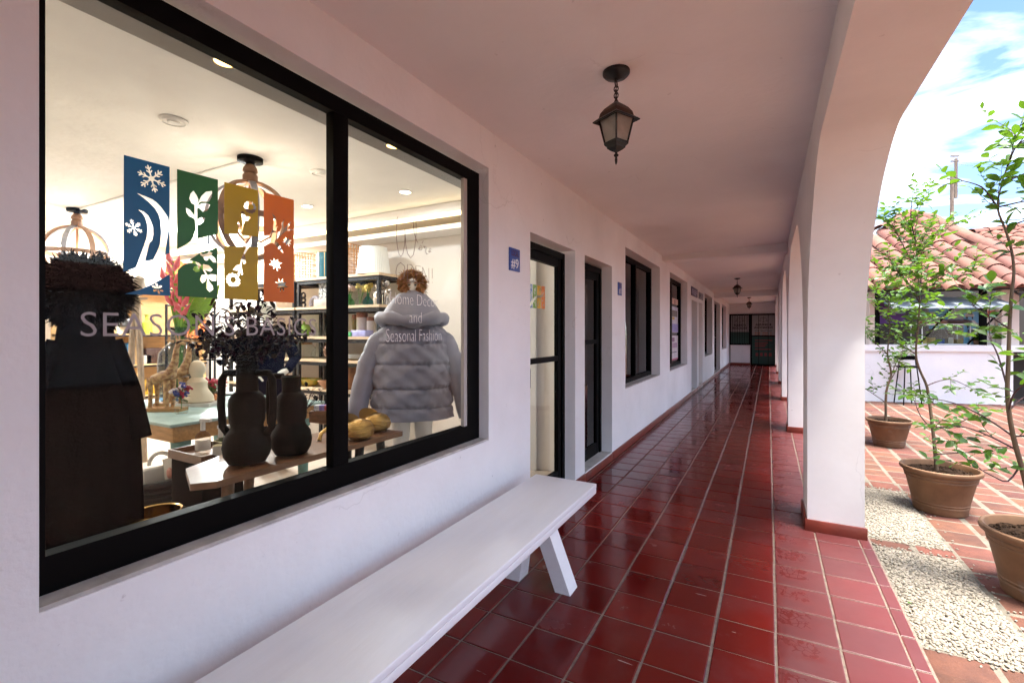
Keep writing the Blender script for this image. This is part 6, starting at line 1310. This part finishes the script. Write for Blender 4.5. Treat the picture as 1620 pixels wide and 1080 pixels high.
part('collar_roll', MB().tube([mp_ + SA * (.215 * math.cos(a_)) + FA * (.185 * math.sin(a_)) + Vector((0, 0, 1.43 + .015 * math.sin(3 * a_))) for a_ in [k * 2 * math.pi / 30 for k in range(31)]], [.042 + .008 * math.sin(k * 1.9) for k in range(31)], 12), M_puf, t)
hc = mp_ - FA * .02 + Vector((0, 0, 1.65)); hd = MB(); hd.ball(hc, .052, 24, 16, (1, 1, 1.3)); hd.tube([hc + FA * .046 + Vector((0, 0, .012)), hc + FA * .06 - Vector((0, 0, .02)), hc + FA * .05 - Vector((0, 0, .028))], [.006, .008, .006], 8)
part('head', hd, M_man, t)
for s in (-1, 1): part('eye', MB().ball(hc + FA * .044 + SA * (.02 * s) + Vector((0, 0, .024)), .009, 10, 6, (1, 1, .5)), M_dkcer, t); part('eyebrow', MB().tube([hc + FA * .048 + SA * (.011 * s) + Vector((0, 0, .036)), hc + FA * .042 + SA * (.03 * s) + Vector((0, 0, .039))], .003, 6), M_fbr, t)
rnd = random.Random(2); ring_ = []
for i in range(60):
    a = R_(-50 + 280 * i / 59); q = hc + SA * (.06 * math.cos(a)) + Vector((0, 0, .062 * math.sin(a) + .035)) + FA * .045; nr = (SA * math.cos(a) + Vector((0, 0, math.sin(a))) + FA * .5).normalized(); ring_.append((q, nr))
fr_ = MB(); fr_.tube([q for q, _ in ring_], .024, 8); fur(fr_, ring_, 3600, .03, rnd, .0); part('fur_trim', fr_, M_fbr, t, angle=80)
# black fur-collared coat on a dress form
cp = Vector((-2.62, .92, ZS)); t = thing('coat_mannequin', 'dress form in a long black coat with fur collar at the left', 'mannequin', cp); FA = (EYE - cp); FA.z = 0; FA.normalize(); SA = Vector((-FA.y, FA.x, 0))
prof = [(.188, .52), (.192, .60), (.19, .78), (.185, .95), (.17, 1.05), (.145, 1.16), (.12, 1.26), (.105, 1.34), (.095, 1.42), (.085, 1.50), (.07, 1.56), (.05, 1.60)]
vs = []
n = 44
for i, (r, z) in enumerate(prof):
    for k in range(n): a = 2 * math.pi * k / n; f = .018 * math.sin(9 * a) * max(0, (1.2 - z)); vs.append(cp + SA * ((r + f) * math.cos(a)) + FA * ((r * .72 + f) * math.sin(a)) + Vector((0, 0, z - ZS)))
part('coat', MB().add(vs, [(i * n + k, i * n + (k + 1) % n, (i + 1) * n + (k + 1) % n, (i + 1) * n + k) for i in range(len(prof) - 1) for k in range(n)] + [tuple(range(n - 1, -1, -1)), tuple((len(prof) - 1) * n + k for k in range(n))]), M_coat, t, angle=75)
for s in (-1, 1): part('sleeve', MB().tube([cp + SA * (.075 * s) + Vector((0, 0, 1.30)), cp + SA * (.14 * s) + Vector((0, 0, 1.08)), cp + SA * (.185 * s) + FA * .05 + Vector((0, 0, .86))], [.05, .05, .042], 18), M_coat, t)
fb = MB(); P_ = []
for i in range(900):
    a = rnd.uniform(0, 6.28); z = rnd.uniform(1.455, 1.74); r = .142 * math.sqrt(max(.02, 1 - ((z - 1.60) / .145) ** 2)); nr = (SA * math.cos(a) * r / .142 + FA * math.sin(a) * r / .142 + Vector((0, 0, (z - 1.60) / .145))).normalized(); P_.append((cp + SA * (r * math.cos(a)) + FA * (r * .85 * math.sin(a)) + Vector((0, 0, z - ZS)), nr))
fb.lathe([(.07, 1.44), (.11, 1.50), (.135, 1.56), (.14, 1.60), (.132, 1.66), (.10, 1.71), (.05, 1.738), (.001, 1.745)], (cp.x, cp.y, 0), 28, 1, .87, math.atan2(SA.y, SA.x)); fur(fb, P_, 7000, .032, rnd, .1); part('fur_collar', fb, M_fbk, t, angle=80)
part('pole', MB().cyl(cp + Vector((0, 0, .01)), cp + Vector((0, 0, .5)), .02), M_brass, t); part('base_plate', MB().lathe([(.20, 0), (.20, .012), (.02, .02)], cp + Vector((0, 0, .001)), 32), M_chrome, t)
# dark suited mannequin deeper in the shop, behind the dark foliage
dp = at_d(424, 526, 4.6); dp = Vector((dp.x, dp.y, ZS)); t = thing('suit_mannequin', 'mannequin in a dark navy suit behind the foliage, pale hand showing', 'mannequin', dp); M_navy = mat('navy_suit', (.006, .007, .02), 1., spec=.05, bump=.2); FA = (EYE - dp); FA.z = 0; FA.normalize(); SA = Vector((-FA.y, FA.x, 0))
vs = []; prof = [(.14, .84), (.15, .95), (.14, 1.12), (.165, 1.28), (.185, 1.38), (.13, 1.46), (.06, 1.49)]
for r, z in prof:
    for k in range(28): a = 2 * math.pi * k / 28; vs.append(dp + SA * (r * math.cos(a)) + FA * (r * .6 * math.sin(a)) + Vector((0, 0, z - ZS)))
part('jacket', MB().add(vs, [(i * 28 + k, i * 28 + (k + 1) % 28, (i + 1) * 28 + (k + 1) % 28, (i + 1) * 28 + k) for i in range(len(prof) - 1) for k in range(28)] + [tuple(range(27, -1, -1))]), M_navy, t)
for s in (-1, 1):
    hnd = dp + SA * (.17 * s) + FA * .13 + Vector((0, 0, .98)); part('sleeve', MB().tube([dp + SA * (.165 * s) + Vector((0, 0, 1.30)), dp + SA * (.24 * s) + Vector((0, 0, 1.08)), hnd], [.06, .055, .042], 14), M_navy, t); part('leg', MB().tube([dp + SA * (.07 * s) + Vector((0, 0, .78)), dp + SA * (.08 * s) + Vector((0, 0, .02))], [.08, .055], 14), M_navy, t)
    h = MB(); w = -SA * s; h.tube([hnd, hnd + w * .035 - Vector((0, 0, .02)), hnd + w * .075 - Vector((0, 0, .045))], [.022, .034, .03], 10)
    for f in range(4): o_ = FA * (.024 - .016 * f); h.tube([hnd + w * .07 + o_ - Vector((0, 0, .042)), hnd + w * .105 + o_ - Vector((0, 0, .065)), hnd + w * (.125 + .006 * (1.5 - abs(f - 1.5))) + o_ - Vector((0, 0, .098))], [.0095, .009, .006], 8)
    h.tube([hnd + w * .025 + FA * .025 - Vector((0, 0, .01)), hnd + w * .055 + FA * .05 - Vector((0, 0, .02)), hnd + w * .085 + FA * .052 - Vector((0, 0, .045))], [.012, .010, .007], 8); part('hand', h, M_man, t)
hc = dp + Vector((0, 0, 1.60)); part('head', MB().ball(hc, .075, 18, 12, (1, 1, 1.3)).cyl(dp + Vector((0, 0, 1.38)), hc, .045).ball(hc + FA * .075, .014, 8, 6), M_man, t)

# pale boards leaning on the shop side wall, seen through the glass door
for i, x in enumerate((-1.98, -2.26)):
    solo('display_board', MB().bbox((x - .26, 4.12 - .03 * i, ZS + .001), (x, 4.145 - .03 * i, 2.45), .004), M_cer, ['tall pale board behind the glass door, nearer the wall opening', 'tall pale board behind the glass door, deeper in the shop'][i], 'board', (x - .13, 4.13, ZS), 'tall display boards')
